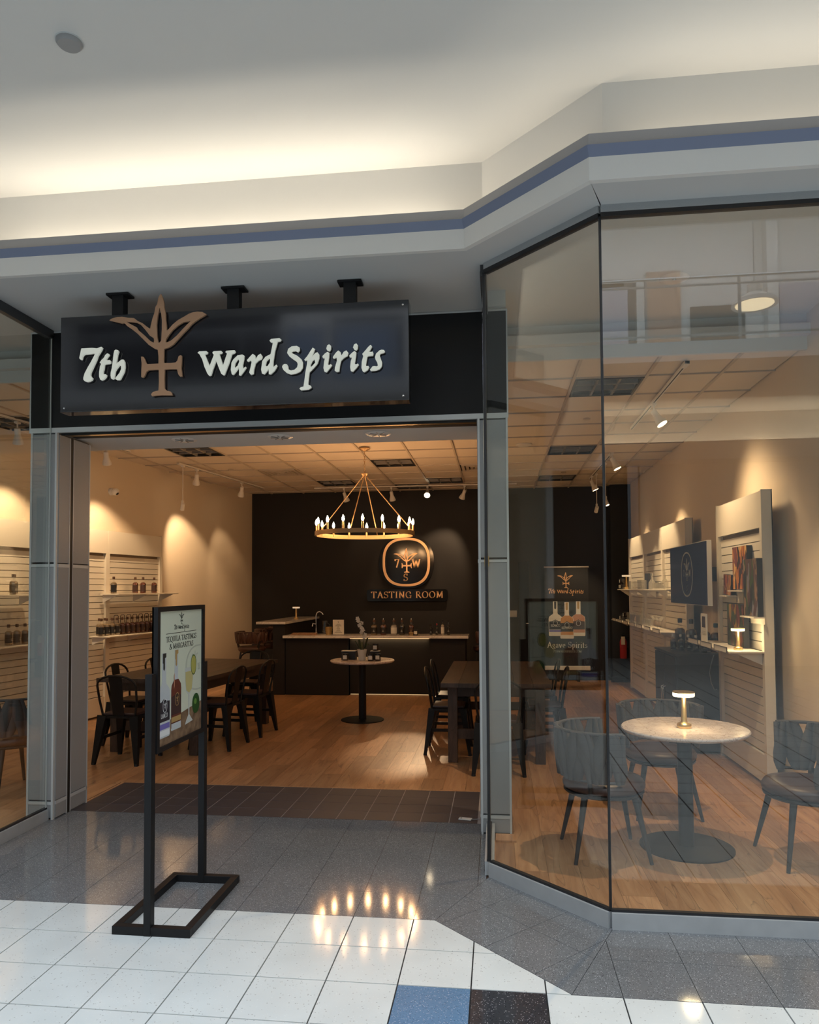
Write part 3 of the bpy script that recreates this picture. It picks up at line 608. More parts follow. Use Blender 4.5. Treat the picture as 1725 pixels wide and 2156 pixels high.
def jamb(n, x0, x1, inner, lb):
    j = struct('trim_%d'%n, MB().bx(x0+.006,x1-.006,FY+.008,1.735,.0,2.80), M['dkgrey'], lb, 'door jamb')
    zs = ((.0,.105),(.125,1.815),(1.84,2.79))
    for z0, z1 in zs:
        MB().bx(x0+.014,x1-.014,FY-.002,FY+.012,z0+.012,z1).build('panel', M['panel'], j)
        xi = (inner-.004, inner+.004)
        MB().bx(xi[0],xi[1],FY+.02,1.465,z0+.008,z1).build('panel', M['panel'], j)
        MB().bx(xi[0],xi[1],1.515,1.735,z0+.008,z1).build('panel', M['panel'], j)
    for z in (.115,1.8275): MB().bx(x0+.01,x1-.01,FY-.006,FY+.012,z-.010,z+.010).build('rail', M['alu'], j)
    for z in (.115,1.8275): MB().bx(inner-.006,inner+.006,FY+.02,1.465,z-.012,z+.012).bx(inner-.006,inner+.006,1.515,1.735,z-.012,z+.012).build('rail', M['alu'], j)
    for x in (x0, x1-.014): MB().bx(x,x+.014,FY-.008,FY+.016,0,2.80).build('edge_trim', M['alu'], j)
    MB().bx(inner-.006,inner+.006,1.465,1.472,0,2.79).bx(inner-.006,inner+.006,1.508,1.515,0,2.79).bx(inner-.006,inner+.006,1.728,1.74,0,2.79).build('edge_trim', M['alu'], j)
    MB().bx(inner-.0045,inner+.0045,1.472,1.508,0,2.79).build('shutter_slot', M['slot'], j)
    return j
jamb(1, -1.44, -1.235, -1.235, 'grey metal left jamb of the shop entrance')
jr = jamb(2, 1.83, 2.035, 1.83, 'grey metal right jamb of the shop entrance')
MB().bx(1.875,1.90,FY-.03,FY-.008,1.79,1.86).bx(1.868,1.875,FY-.022,FY-.008,1.81,1.84).build('latch', M['brass'], jr, label='small brass latch at mid height')
struct('baseboard_right', MB().bx(1.91,2.06,1.16,1.295,0,.012).bx(1.91,1.925,.66,1.295,0,.012), M['plank'], 'oak quarter round around the right jamb foot', 'baseboard')
# windows
def pane(n, a, b, lb, z0=.085, z1=3.505, out=None):
    a = V3(*a,0); b = V3(*b,0); d = (b-a).normalized(); nn = V3(d.y,-d.x,0)
    if out is not None and nn.dot(V3(*out,0)) < 0: nn = -nn
    t = MB().ext([a+nn*-.03+V3(0,0,0), a+nn*.025, b+nn*.025, b-nn*.03], (0,0,.078))
    w_ = struct('window_%d'%n, t, M['kerb'], lb, 'window')
    MB().ext([a-nn*.012+V3(0,0,.078), a+nn*.012+V3(0,0,.078), b+nn*.012+V3(0,0,.078), b-nn*.012+V3(0,0,.078)], (0,0,.012)).build('gasket', M['gasket'], w_)
    MB().ext([a+V3(0,0,z0), a+nn*.010+V3(0,0,z0), b+nn*.010+V3(0,0,z0), b+V3(0,0,z0)], (0,0,z1-z0)).build('glass_pane', M['glass'], w_)
    MB().ext([a-nn*.015+V3(0,0,z1-.012), a+nn*.02+V3(0,0,z1-.012), b+nn*.02+V3(0,0,z1-.012), b-nn*.015+V3(0,0,z1-.012)], (0,0,.022)).build('gasket', M['gasket'], w_)
    MB().ext([a-nn*.02+V3(0,0,z1+.01), a+nn*.02+V3(0,0,z1+.01), b+nn*.02+V3(0,0,z1+.01), b-nn*.02+V3(0,0,z1+.01)], (0,0,.038)).build('top_frame', M['panel'] if n < 4 else M['dkgrey'], w_)
    return w_
w1 = pane(1, (2.485,.012), (4.36,.012), 'large front glass pane right of the corner joint', out=(0,-1))
w2 = pane(2, (1.905,.592), (2.485,.012), 'slanted glass pane between entrance and corner', out=(-1,-1))
w3 = pane(3, (1.89,1.295), (1.89,.60), 'narrow side glass pane beside the right jamb', out=(-1,0))
w4 = pane(4, (-1.285,.60), (-1.285,1.295), 'side glass pane left of the entrance', out=(1,0))
w5 = pane(5, (-1.865,.012), (-1.285,.592), 'slanted glass pane of the left bay', out=(1,-1))
w6 = pane(6, (-4.2,.012), (-1.865,.012), 'front glass pane of the left bay', out=(0,-1))
MB().bx(2.476,2.488,.004,.02,.085,3.5).build('corner_joint', M['gasket'], w1)
MB().bx(1.884,1.902,.588,.606,.085,3.5).build('corner_joint', M['gasket'], w2)
MB().bx(1.872,1.90,.595,1.295,3.485,3.55).build('top_channel', M['dkgrey'], w3)
MB().bx(-1.30,-1.262,.595,1.25,3.485,3.55).build('top_channel', M['dkgrey'], w4)
MB().bx(1.874,1.880,1.285,1.295,.085,3.5).build('edge_strip', M['alu'], w3)
MB().bx(-1.282,-1.276,1.285,1.295,.085,3.5).build('edge_strip', M['alu'], w4)
# soffit above the entrance and the bays
SO = 3.55
A_, B_ = (1.787,.37), (2.401,-.243)
AL, BL = (-1.18,.37), (-1.18,.37)
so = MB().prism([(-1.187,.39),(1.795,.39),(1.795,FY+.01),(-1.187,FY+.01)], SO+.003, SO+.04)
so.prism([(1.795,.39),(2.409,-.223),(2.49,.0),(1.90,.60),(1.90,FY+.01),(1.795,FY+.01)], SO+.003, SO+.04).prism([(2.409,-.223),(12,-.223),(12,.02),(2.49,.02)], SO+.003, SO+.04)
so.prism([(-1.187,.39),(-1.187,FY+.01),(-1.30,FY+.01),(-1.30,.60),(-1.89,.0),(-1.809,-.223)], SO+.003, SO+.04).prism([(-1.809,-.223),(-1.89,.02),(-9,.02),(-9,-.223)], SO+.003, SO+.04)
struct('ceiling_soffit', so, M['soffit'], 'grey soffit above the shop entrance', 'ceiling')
PATH = [(-9,-.243),(-1.80,-.243),(-1.187,.37),(1.787,.37),(2.401,-.243),(12,-.243)]
def off(path, d):      # offset outward (towards the mall, -y)
    out = []
    ns = []
    for i in range(len(path)-1):
        dx, dy = path[i+1][0]-path[i][0], path[i+1][1]-path[i][1]; l = math.hypot(dx,dy); ns.append((dy/l,-dx/l))
    for i, p in enumerate(path):
        if i == 0: n = ns[0]; k = 1
        elif i == len(path)-1: n = ns[-1]; k = 1
        else:
            n = (ns[i-1][0]+ns[i][0], ns[i-1][1]+ns[i][1]); l = math.hypot(*n); n = (n[0]/l,n[1]/l); k = 1/(n[0]*ns[i][0]+n[1]*ns[i][1])
        out.append((p[0]+n[0]*d*k, p[1]+n[1]*d*k))
    return out
def strip(prof, path=PATH):      # profile closed loop of (offset,z) swept along path
    mb = MB(); rows = [[(x,y,z) for (x,y) in [off(path,o_)[i]]][0] for i in range(len(path)) for o_, z in prof]
    n = len(prof); fs = []
    for i in range(len(path)-1):
        for k in range(n): fs.append((i*n+k, (i+1)*n+k, (i+1)*n+(k+1)%n, i*n+(k+1)%n))
    fs += [tuple(range(n)), tuple(range(len(rows)-1,len(rows)-1-n,-1))]
    return mb.add(rows, fs)
struct('trim_3', strip([(0,3.55),(-.03,3.55),(-.03,3.662),(0,3.662)]), M['mallwhite'], 'white fascia band above the shopfront', 'fascia')
struct('trim_4', strip([(0,3.662),(-.03,3.662),(-.03,3.708),(.024,3.708)]), M['blue'], 'slate blue cornice band above the white fascia', 'cornice')
struct('trim_5', strip([(.024,3.708),(-.03,3.708),(-.03,3.718),(.004,3.718)]), M['mallwhite'], 'thin white line on top of the blue cornice band', 'cornice')
struct('trim_6', strip([(.004,3.718),(-.03,3.718),(-.03,3.772),(.004,3.772)]), M['ledge'], 'grey lip of the light cove above the shopfront', 'cornice')
struct('trim_7', strip([(-.03,3.66),(-.26,3.66),(-.26,3.68),(-.03,3.68)]), M['mallwhite'], 'floor of the light cove', 'cove')
CT = 4.18
struct('wall_cove', strip([(-.245,3.56),(-.30,3.56),(-.30,CT+.02),(-.245,CT+.02)]), M['mallwhite'], 'upright cream wall behind the light cove', 'wall')
cm = struct('ceiling_mall', MB().bx(-9,12,-1.35,.75,CT,CT+.10), M['mallwhite'], 'plain white mall ceiling above the shopfront', 'ceiling')
sd = thing('ceiling_speaker', 'small round grey detector on the white mall ceiling, upper left', 'detector', (.015,-.60,CT))
MB().lathe([(.058,0),(.058,-.010),(.048,-.022),(.0,-.024)], n=28).build('body', mat('grey_plastic',(.30,.30,.30),.5), sd, 40)
MB().lathe([(.062,0),(.062,-.004),(.0,-.004)], n=28).build('rim', M['alu'], sd, 40)
# cove lamps (real light in the trough)
def cove(name, a, b, p):
    a = Vector(a); b = Vector(b); l = area(name, (a+b)/2, (a+b)/2+V3(0,0,1), (b-a).length, .03, p, (1,.87,.68), spread=PI)
    d = (b-a).normalized(); l.rotation_euler = Matrix((( d.x,-d.y,0),( d.y,d.x,0),(0,0,1))).to_euler()
    l.matrix_world = Matrix(((d.x,d.y,0,l.location.x),(d.y,-d.x,0,l.location.y),(0,0,-1,l.location.z),(0,0,0,1)))
    return l
cove('cove_light', (-1.12,.52,3.70), (1.70,.52,3.70), 10.5)
cove('cove_light', (-1.80,-.06,3.70), (-1.32,.42,3.70), 1.5)
cove('cove_light', (-7,-.10,3.70), (-2.0,-.10,3.70), 12)
cove('cove_light', (1.92,.42,3.70), (2.40,-.06,3.70), 1.0)
cove('cove_light', (2.6,-.10,3.70), (8,-.10,3.70), 10)

# ================================================================ MALL AROUND AND BEHIND THE CAMERA
struct('wall_upper', MB().bx(-14,14,-1.45,-1.35,CT,5.65).bx(-14,14,-1.45,1.0,5.6,5.7), M['mallwhite'], 'edge of the upper gallery above the shop', 'wall')
struct('wall_mall_left', MB().bx(-8.6,-8.4,-12,.9,4.0,9.5), M['mallwhite'], 'white end wall of the mall on the left', 'wall')
struct('wall_mall_shop', MB().bx(-8.9,-8.8,-12,.9,0,4.0), M['back_black'], 'dark shopfront at the left end of the mall', 'wall')
struct('wall_partition', MB().bx(-4.45,-4.25,-.25,.6,0,3.55).bx(4.40,4.62,-.12,.6,0,3.55), M['mallwhite'], 'white pier at the far side of the left window', 'wall')
struct('wall_shop_row', MB().bx(-9,-4.45,.3,.5,0,3.55).bx(4.62,12,.3,.5,0,3.55), M['cream'], 'neighbouring shop walls', 'wall')
struct('wall_mall_right', MB().bx(12,12.2,-12.6,.9,0,9.5), M['mallwhite'], 'white end wall of the mall on the right', 'wall')
struct('wall_opposite', MB().bx(-9,-2.0,-12.6,-12.4,0,9.5).bx(5.0,12,-12.6,-12.4,0,9.5).bx(-2,5,-12.6,-12.4,4.3,5.4).bx(-2,5,-12.6,-12.4,8.3,9.5).bx(-.2,.3,-12.6,-12.3,5.4,8.3).bx(2.6,3.1,-12.6,-12.3,5.4,8.3), M['mallwhite'], 'opposite side of the mall', 'wall')
struct('wall_opposite_shop', MB().bx(-2,5,-14.0,-13.9,0,9.0), M['back_black'], 'dark shop interior opposite', 'wall')
struct('floor_gallery', MB().bx(-9,12,-12.5,-8.6,5.33,5.65), M['mallwhite'], 'slab of the upper gallery opposite', 'floor')
struct('trim_8', MB().bx(-9,12,-11.9,-11.8,4.35,4.62).bx(-9,12,-12.4,-11.8,4.25,4.35), M['mallwhite'], 'bulkhead below the opposite gallery', 'fascia')
area('cove_light', (1.5,-12.1,4.42), (1.5,-12.1,6), 20, .04, 240, (1,.84,.6))
sw_ = struct('window_gallery', MB().bx(-8.9,-3.3,-12.39,-12.30,5.65,8.6), M['back_black'], 'dark shop windows of the opposite upper gallery', 'window')
for x0, x1, z0, z1, m_ in ((-3.1,-2.2,5.9,8.1,'wb'),(-1.9,-.4,5.9,8.1,'wb'),(.5,2.3,5.9,7.9,'wl'),(3.3,4.8,5.9,8.1,'wl'),(5.2,5.9,6.0,8.4,'wo'),(6.1,7.2,5.8,7.6,'wd'),(7.9,9.6,5.8,8.0,'wl'),(9.9,11.4,5.8,7.4,'wd')):
    k_ = {'wb':(.20,.27,.40),'wl':(.42,.42,.50),'wo':(.45,.27,.18),'wd':(.05,.05,.055)}[m_]
    MB().bx(x0,x1,-12.38,-12.33,z0,z1).build('shop_window', mat('gallery_window', k_, .4), sw_)
for x in (2.75,7.6,11.6): MB().bx(x,x+.22,-12.4,-12.15,5.65,9.4).build('pilaster', M['mallwhite'], sw_)
rl = thing('railing', 'metal railing of the upper gallery opposite the shop', 'railing', (1.5,-8.66,5.65))
MB().tube([(-10.4,0,1.07),(10.4,0,1.07)], .028, 10).build('handrail', M['chrome'], rl, 60)
for z in (.10,.93): MB().bx(-10.4,10.4,-.012,.012,z,z+.03).build('rail', M['panel'], rl)
for i in range(15):
    MB().bx(-10.4+i*1.48,-10.36+i*1.48,-.02,.02,0,1.05).build('post', M['panel'], rl)
for i, (x, z) in enumerate(((6.71,6.84),)):
    t = thing('pendant_lamp', ('lit pendant lamp over the opposite gallery, mirrored in the front glass','lit pendant lamp far left over the opposite gallery')[i], 'lamp', (x,-10.3,z))
    MB().lathe([(.06,.40),(.12,.36),(.13,.20),(.38,.05),(.40,-.02),(.36,-.02),(.10,.15),(.0,.16)], n=24).build('shade', M['white_p'], t, 40)
    MB().lathe([(.33,-.015),(.33,-.01),(.0,-.01)], n=20).build('lens', M['shade'], t, 40)
    MB().cyl((0,0,.28),(0,0,9.4-z),.012).build('cord', M['panel'], t)
struct('ceiling_atrium', MB().bx(-9,12,-12.6,-8.2,9.5,9.6).bx(-9,12,-1.9,1,9.5,9.6).bx(-9,-8,-8.2,-1.9,9.5,9.6).bx(11,12,-8.2,-1.9,9.5,9.6), M['mallwhite'], 'ceiling around the atrium skylight', 'ceiling')

# ================================================================ HANGING SIGN
t = thing('hanging_sign', 'long black hanging sign reading 7th Ward Spirits with a copper agave tree', 'sign', (0,0,0))
MB().bx(-.822,1.436,.68,.78,2.785,3.402).build('sign_box', M['acrylic'], t, bevel=.004)
fr = Frame((0,.68,0),(1,0,0),(0,0,1))
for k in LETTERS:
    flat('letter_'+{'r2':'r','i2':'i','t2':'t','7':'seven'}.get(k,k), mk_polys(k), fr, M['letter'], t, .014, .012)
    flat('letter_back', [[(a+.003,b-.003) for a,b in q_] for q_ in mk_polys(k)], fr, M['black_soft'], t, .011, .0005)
flat('agave_emblem', mk_polys('logo'), fr, M['copper'], t, .014, .010, label='copper agave tree emblem rising above the sign')
for x in (-.447,.32,1.066):
    MB().bx(x-.038,x+.038,.70,.76,3.40,3.545).build('hanger', M['black_metal'], t)
    MB().bx(x-.075,x+.075,.69,.775,3.537,3.549).build('ceiling_plate', M['black_metal'], t)
for x, z in ((1.40,2.81),(1.40,3.37),(-.79,2.81)): MB().lathe([(.006,0),(.006,.004),(.0,.005)], (x,.679,z), 10, Matrix.Rotation(PI/2,3,'X')).build('screw', M['chrome'], t)
rebase(t, (.307,.73,3.55))

# ================================================================ FLOOR STAND POSTER
t = thing('sign_stand', 'black metal floor stand holding the tequila tastings poster', 'sign stand', (0,0,0))
MB().bx(.105,.495,-.315,-.277,0,.04).bx(.105,.495,.325,.363,0,.04).bx(.105,.143,-.277,.325,0,.04).bx(.457,.495,-.277,.325,0,.04).build('base_frame', M['black_metal'], t, bevel=.002)
for y in (-.296,.344): MB().bx(.265,.30,y-.022,y+.022,.0,1.238).build('upright', M['black_metal'], t, bevel=.002)
Z0, Z1, YA, YB = .845, 1.56, -.262, .322
MB().bx(.272,.302,YA,YA+.028,Z0,Z1).bx(.272,.302,YB-.028,YB,Z0,Z1).bx(.272,.302,YA+.028,YB-.028,Z0,Z0+.024).bx(.272,.302,YA+.028,YB-.028,Z1-.024,Z1).bx(.272,.280,YA,YB,Z0,Z1).build('poster_frame', M['black_metal'], t)
ps = MB().bx(.280,.292,YA+.026,YB-.026,Z0+.022,Z1-.022).build('poster', M['poster'], t, label='pale green poster with bottles, a margarita and a lime')
PWd, PHt = YB-YA-.052, Z1-Z0-.044
fp = Frame((.2921,YA+.026,Z0+.022),(0,1,0),(0,0,1))     # poster coordinates in metres
def pp(q): return [(a*PWd, b*PHt) for a, b in q]
M['palegrey'] = mat('pale_grey_print', (.47,.50,.41), .5); M['woodprint'] = mat('wood_print', (.13,.075,.045), .5, noise=(25,(.26,.17,.10)))
M['glassprint'] = mat('glass_print', (.55,.58,.55), .5); M['silver'] = mat('silver_print', (.50,.54,.56), .5)
M['rose'] = mat('rose_print', (.13,.032,.02), .45); M['rosel'] = mat('rose_light_print', (.52,.26,.16), .45)
M['lab1'] = mat('dark_label_print', (.02,.02,.03), .5); M['lab2'] = mat('brown_label_print', (.045,.022,.022), .5)
M['goldp'] = mat('gold_print', (.42,.27,.10), .5); M['violet'] = mat('violet_print', (.16,.14,.42), .5)
M['lime'] = mat('lime_print', (.02,.085,.02), .4); M['limes'] = mat('lime_slice_print', (.42,.40,.10), .5); M['drink'] = mat('drink_print', (.52,.46,.20), .5); M['whitep'] = mat('white_print', (.72,.74,.74), .5)
flat('table_print', [pp([(0,0),(1,0),(1,.235),(0,.155)])], fp, M['woodprint'], ps, .0004, .0002)
tree('tree_print', fp, .50*PWd, .938*PHt, .066, M['ink'], ps, .0004, .0003)
wordmark('wordmark_print', fp, .51*PWd, .862*PHt, .185, M['ink'], ps, .0004, .0003)
flat('rule_print', [pp([(.16,.824),(.86,.824),(.86,.828),(.16,.828)])], fp, M['ink'], ps, .0004, .0003)
text('heading_print', 'TEQUILA TASTINGS', fp, .51*PWd, .764*PHt, .0265, M['ink'], ps, .0004, .0003, width=.70*PWd)
text('heading_print', '& MARGARITAS', fp, .51*PWd, .706*PHt, .0265, M['ink'], ps, .0004, .0003, width=.55*PWd)
def clipu(poly): return clip(poly, [(1,0,PWd),(-1,0,0)])
ro = [clipu([(a+.0,b) for a, b in ring_poly(.93*PWd,.52*PHt,.175,.125,2.4)]), clipu(ring_poly(.93*PWd,.52*PHt,.162,.117,2.4))]
flat('seal_print', ro, fp, M['palegrey'], ps, .0004, .0002)
tree('tree_print', fp, .83*PWd, .60*PHt, .085, M['palegrey'], ps, .0004, .0002)
text('letter_print', 'W', fp, .93*PWd, .50*PHt, .035, M['palegrey'], ps, .0004, .0002)
def bottle2d(cx, y0, w_, h_):
    L = [(0,0),(.92,0),(1,.02),(1,.50),(.92,.56),(.60,.605),(.40,.63),(.33,.66),(.33,1),(0,1)]
    return [(cx+a*w_/2, y0+b*h_) for a, b in L]+[(cx-a*w_/2, y0+b*h_) for a, b in reversed(L[1:-1])]
for cx, y0, w_, h_, body, lab, foot in ((.12*PWd,.06*PHt,.135,.42,M['silver'],M['lab1'],M['whitep']),(.385*PWd,.085*PHt,.120,.41,M['rose'],M['lab2'],M['silver'])):
    flat('bottle_print', [clipu(bottle2d(cx,y0,w_,h_))], fp, M['silver'], ps, .0004, .0007)
    sh = [q_ for q_ in bottle2d(cx,y0,w_,h_) if True]
    flat('spirit_print', [clipu(clip(sh, [(0,-1,-(y0+.03*h_)),(0,1,y0+.625*h_)]))], fp, body, ps, .0003, .0012)
    flat('label_print', [clipu([(cx-w_*.47,y0+.19*h_),(cx+w_*.47,y0+.19*h_),(cx+w_*.47,y0+.42*h_),(cx+w_*.2,y0+.43*h_),(cx,y0+.46*h_),(cx-w_*.2,y0+.43*h_),(cx-w_*.47,y0+.42*h_)])], fp, lab, ps, .0003, .0016)
    flat('foot_print', [clipu([(cx-w_*.47,y0+.02*h_),(cx+w_*.47,y0+.02*h_),(cx+w_*.47,y0+.085*h_),(cx-w_*.47,y0+.085*h_)])], fp, foot, ps, .0003, .0016)
    flat('band_print', [clipu([(cx-w_*.47,y0+.10*h_),(cx+w_*.47,y0+.10*h_),(cx+w_*.47,y0+.165*h_),(cx-w_*.47,y0+.165*h_)])], fp, M['violet'] if lab is M['lab1'] else M['goldp'], ps, .0003, .0016)
    flat('neck_seal_print', [clipu([(cx-.016,y0+h_*.88),(cx-.016,y0+h_*.997),(cx+.022,y0+h_*.997),(cx+.022,y0+h_*.95),(cx+.008,y0+h_*.94),(cx+.008,y0+h_*.81),(cx-.001,y0+h_*.79),(cx-.01,y0+h_*.81),(cx-.01,y0+h_*.88)])], fp, M['ink'] if lab is M['lab1'] else M['goldp'], ps, .0003, .0012)
    rp = [ring_poly(cx+.01,y0+.375*h_,.024,.034,2.4,24), ring_poly(cx+.01,y0+.375*h_,.021,.031,2.4,24)]
    flat('crest_print', rp, fp, M['whitep'] if lab is M['lab1'] else M['goldp'], ps, .0003, .002)
    tree('tree_print', fp, cx+.01, y0+.375*h_, .035, M['whitep'] if lab is M['lab1'] else M['goldp'], ps, .0003, .002)
text('label_text', 'LANCO', fp, .125*PWd, (.06*PHt+.235*.42), .021, M['whitep'], ps, .0003, .002, wscale=.85)
gx = .685*PWd
flat('glass_print', [[(gx-.052,(0.5356)*PHt),(gx+.052,(0.5356)*PHt),(gx+.052,(0.4396)*PHt),(gx+.04,(0.3500)*PHt),(gx+.008,(0.3180)*PHt),(gx+.006,(0.1580)*PHt),(gx+.03,(0.1260)*PHt),(gx+.05,(0.1004)*PHt),(gx-.05,(0.0876)*PHt),(gx-.03,(0.1260)*PHt),(gx-.006,(0.1580)*PHt),(gx-.008,(0.3180)*PHt),(gx-.04,(0.3500)*PHt),(gx-.052,(0.4396)*PHt)]], fp, M['glassprint'], ps, .0003, .0007)
flat('drink_print', [[(gx-.048,(0.5036)*PHt),(gx+.048,(0.5036)*PHt),(gx+.047,(0.4396)*PHt),(gx+.035,(0.3564)*PHt),(gx,(0.3308)*PHt),(gx-.035,(0.3564)*PHt),(gx-.047,(0.4396)*PHt)]], fp, M['drink'], ps, .0003, .0012)
flat('lime_slice_print', [ring_poly(gx+.058,(0.5484)*PHt,.036,.055,2.1,24)], fp, M['lime'], ps, .0003, .0014)
flat('lime_slice_print', [ring_poly(gx+.057,(0.5484)*PHt,.032,.050,2.1,24)], fp, M['limes'], ps, .0003, .0018)
flat('lime_print', [ring_poly(.855*PWd,(0.2284)*PHt,.048,.055,2.1,24)], fp, M['lime'], ps, .0003, .0014)
flat('lime_print', [ring_poly(.84*PWd,.245*PHt,.018,.016,2,16)], fp, mat('lime_light_print',(.12,.26,.05),.4), ps, .0003, .0018)
flat('shine_print', [[(.33*PWd,.40*PHt),(.345*PWd,.42*PHt),(.345*PWd,.52*PHt),(.33*PWd,.50*PHt)]], fp, M['rosel'], ps, .0003, .0019)
rebase(t, (.30,.02,0))

# ================================================================ ROUND WALL SIGN
t = thing('tasting_sign', 'glossy black wall sign with an orange ring, agave tree and TASTING ROOM', 'sign', (0,0,0))
fr = Frame((.302,BACK-.03,2.13),(1,0,0),(0,0,1))
flat('round_plate', [ring_poly(0,0,.51,.485,2.3,64)], fr, M['acrylic_in'], t, .03, 0)
bp_ = [(.01+sx*(.70+.045*math.cos(a_)), -.605+sy*(.062+.045*math.sin(a_))) for sx, sy, aa in ((1,1,(0,.5,1)),(-1,1,(1,.5,0)),(-1,-1,(0,.5,1)),(1,-1,(1,.5,0))) for a_ in [q_*PI/2 for q_ in aa]]
flat('name_plate', [bp_], fr, M['acrylic_in'], t, .032, .001)
flat('ring', [ring_poly(0.0,.0,.437,.445,2.6,64), ring_poly(0.0,0,.392,.402,2.6,64)], fr, M['gold'], t, .012, .0305)
tree('agave_emblem', fr, -.012, .03, .45, M['gold'], t, .010, .0305)
for s_, x, y in (('7',-.172,-.065),('W',.180,-.065),('S',-.012,-.312)): text('letter_'+{'7':'seven'}.get(s_,s_.lower()), s_, fr, x, y-.03, .145 if s_ != 'S' else .125, M['gold'], t, .010, .0305, weight=1.1)
text('lettering', 'TASTING ROOM', fr, .01, -.655, .115, M['gold'], t, .010, .0335, track=.16, width=1.32)
rebase(t, (.302,BACK,2.1))

# ================================================================ CHANDELIER
t = thing('chandelier', 'round antique gold chandelier with sixteen lit candle bulbs', 'chandelier', (.287,5.5,CH))
Rc, zr = .622, -1.10
MB().lathe([(.0,.0),(.07,0),(.075,-.012),(.05,-.028),(.015,-.04),(.0,-.045)], n=24).build('canopy', M['oldgold'], t, 40)
ch = MB()
for k in range(9):
    z = -.045-k*.032; pts = [(.009*math.cos(a) if k%2 else 0, 0 if k%2 else .009*math.cos(a), z-.016+.022*math.sin(a)) for a in [2*PI*i/8 for i in range(8)]]
    ch.tube(pts, .003, 5, closed=True)
ch.build('chain', M['oldgold'], t, 60)
MB().lathe([(.0,-.325),(.045,-.325),(.048,-.335),(.03,-.36),(.012,-.372),(.0,-.375)], n=20).build('hub', M['oldgold'], t, 40)
for k in range(4):
    a = -.10+k*PI/2; MB().tube([(.02*math.cos(a),.02*math.sin(a),-.36),(Rc*math.cos(a),Rc*math.sin(a),zr+.02)], .0065, 8).build('rod', M['oldgold'], t, 60)
rg = MB(); n = 64
for k in range(n):
    a = 2*PI*k/n
    for r, z in ((Rc-.012,zr-.025),(Rc+.012,zr-.025),(Rc+.012,zr+.028),(Rc-.012,zr+.028)): rg.v.append((r*math.cos(a),r*math.sin(a),z))
for k in range(n):
    for j in range(4): rg.f.append((4*k+j, 4*((k+1)%n)+j, 4*((k+1)%n)+(j+1)%4, 4*k+(j+1)%4))
rg.build('ring', M['oldgold'], t, 40)
cs = MB().lathe([(.013,-.03),(.013,.085),(.0,.085)], n=10).mesh('candle_sleeve', 40); cs.materials.append(M['oldgold'])
cb = MB().lathe([(.006,.085),(.015,.10),(.017,.117),(.010,.142),(.001,.165)], n=10).mesh('bulb', 60); cb.materials.append(M['bulb'])
for k in range(16):
    a = 2*PI*(k+.35)/16; x, y = Rc*math.cos(a), Rc*math.sin(a)
    o = link('candle_sleeve', cs, None, t); o.location = (x*.985,y*.985,zr+.03)
    b_ = link('bulb', cb, None, t); b_.location = (x*.985,y*.985,zr+.03)
# ================================================================ TRACK LIGHTS
SPK = 2.8
def spot(loc, aim, power, ang=50, blend=.6, col=(1,.69,.40), size=.03):
    l = bpy.data.lights.new('track_lamp_light', 'SPOT'); l.energy = power*SPK; l.spot_size = math.radians(ang); l.spot_blend = blend; l.color = col; l.shadow_soft_size = size
    o = bpy.data.objects.new('track_lamp_light', l); C.objects.link(o); o.location = loc
    o.rotation_euler = (Vector(aim)-Vector(loc)).to_track_quat('-Z','Y').to_euler(); return o
def head(loc, aim, label, lit=True, power=40, ang=50, group='white track lamps under the shop ceiling', blend=.6, size=.03):
    loc = Vector(loc); t = thing('track_light', label, 'light', tuple(loc), 0, group)
    z = loc.z; piv = V3(0,0,-.085)
    MB().bx(-.018,.018,-.03,.03,-.022,0).build('adapter', M['white_p'], t)
    MB().cyl((0,0,-.02),(0,0,-.085),.007).build('stem', M['white_p'], t)
    d = (Vector(aim)-(loc+piv)).normalized(); R = d.to_track_quat('-Z','Y').to_matrix()
    MB().lathe([(.0,.02),(.026,.015),(.030,0),(.030,-.055),(.036,-.075),(.052,-.125),(.055,-.15),(.050,-.15),(.034,-.09)], tuple(piv), 20, R).build('lamp_body', M['white_p'], t, 40)
    MB().lathe([(.049,-.143),(.049,-.1435),(.0,-.1435)], tuple(piv), 20, R).build('lens', M['lens'] if lit else M['lens_off'], t, 40)
    if lit: spot(loc+piv+d*.16, aim, power, ang, blend, size=size)
    return t
def dropper(loc, aim, L, label, lit=True, power=30):
    loc = Vector(loc); t = thing('pendant_spot', label, 'light', tuple(loc), 0, 'white drop rod spots')
    MB().bx(-.018,.018,-.03,.03,-.022,0).build('adapter', M['white_p'], t); MB().cyl((0,0,-.02),(0,0,-L),.006).build('rod', M['white_p'], t)
    MB().bx(-.014,.014,-.014,.014,-L-.05,-L).build('knuckle', M['white_p'], t)
    piv = V3(0,0,-L-.07); d = (Vector(aim)-(loc+piv)).normalized(); R = d.to_track_quat('-Z','Y').to_matrix()
    MB().lathe([(.0,.03),(.027,.03),(.029,-.07),(.025,-.07),(.024,-.06)], tuple(piv), 18, R).build('lamp_body', M['white_p'], t, 40)
    MB().lathe([(.0245,-.062),(.0245,-.0625),(.0,-.0625)], tuple(piv), 18, R).build('lens', M['lens'] if lit else M['lens_off'], t, 40)
    if lit: spot(loc+piv+d*.09, aim, power, 50)
    return t
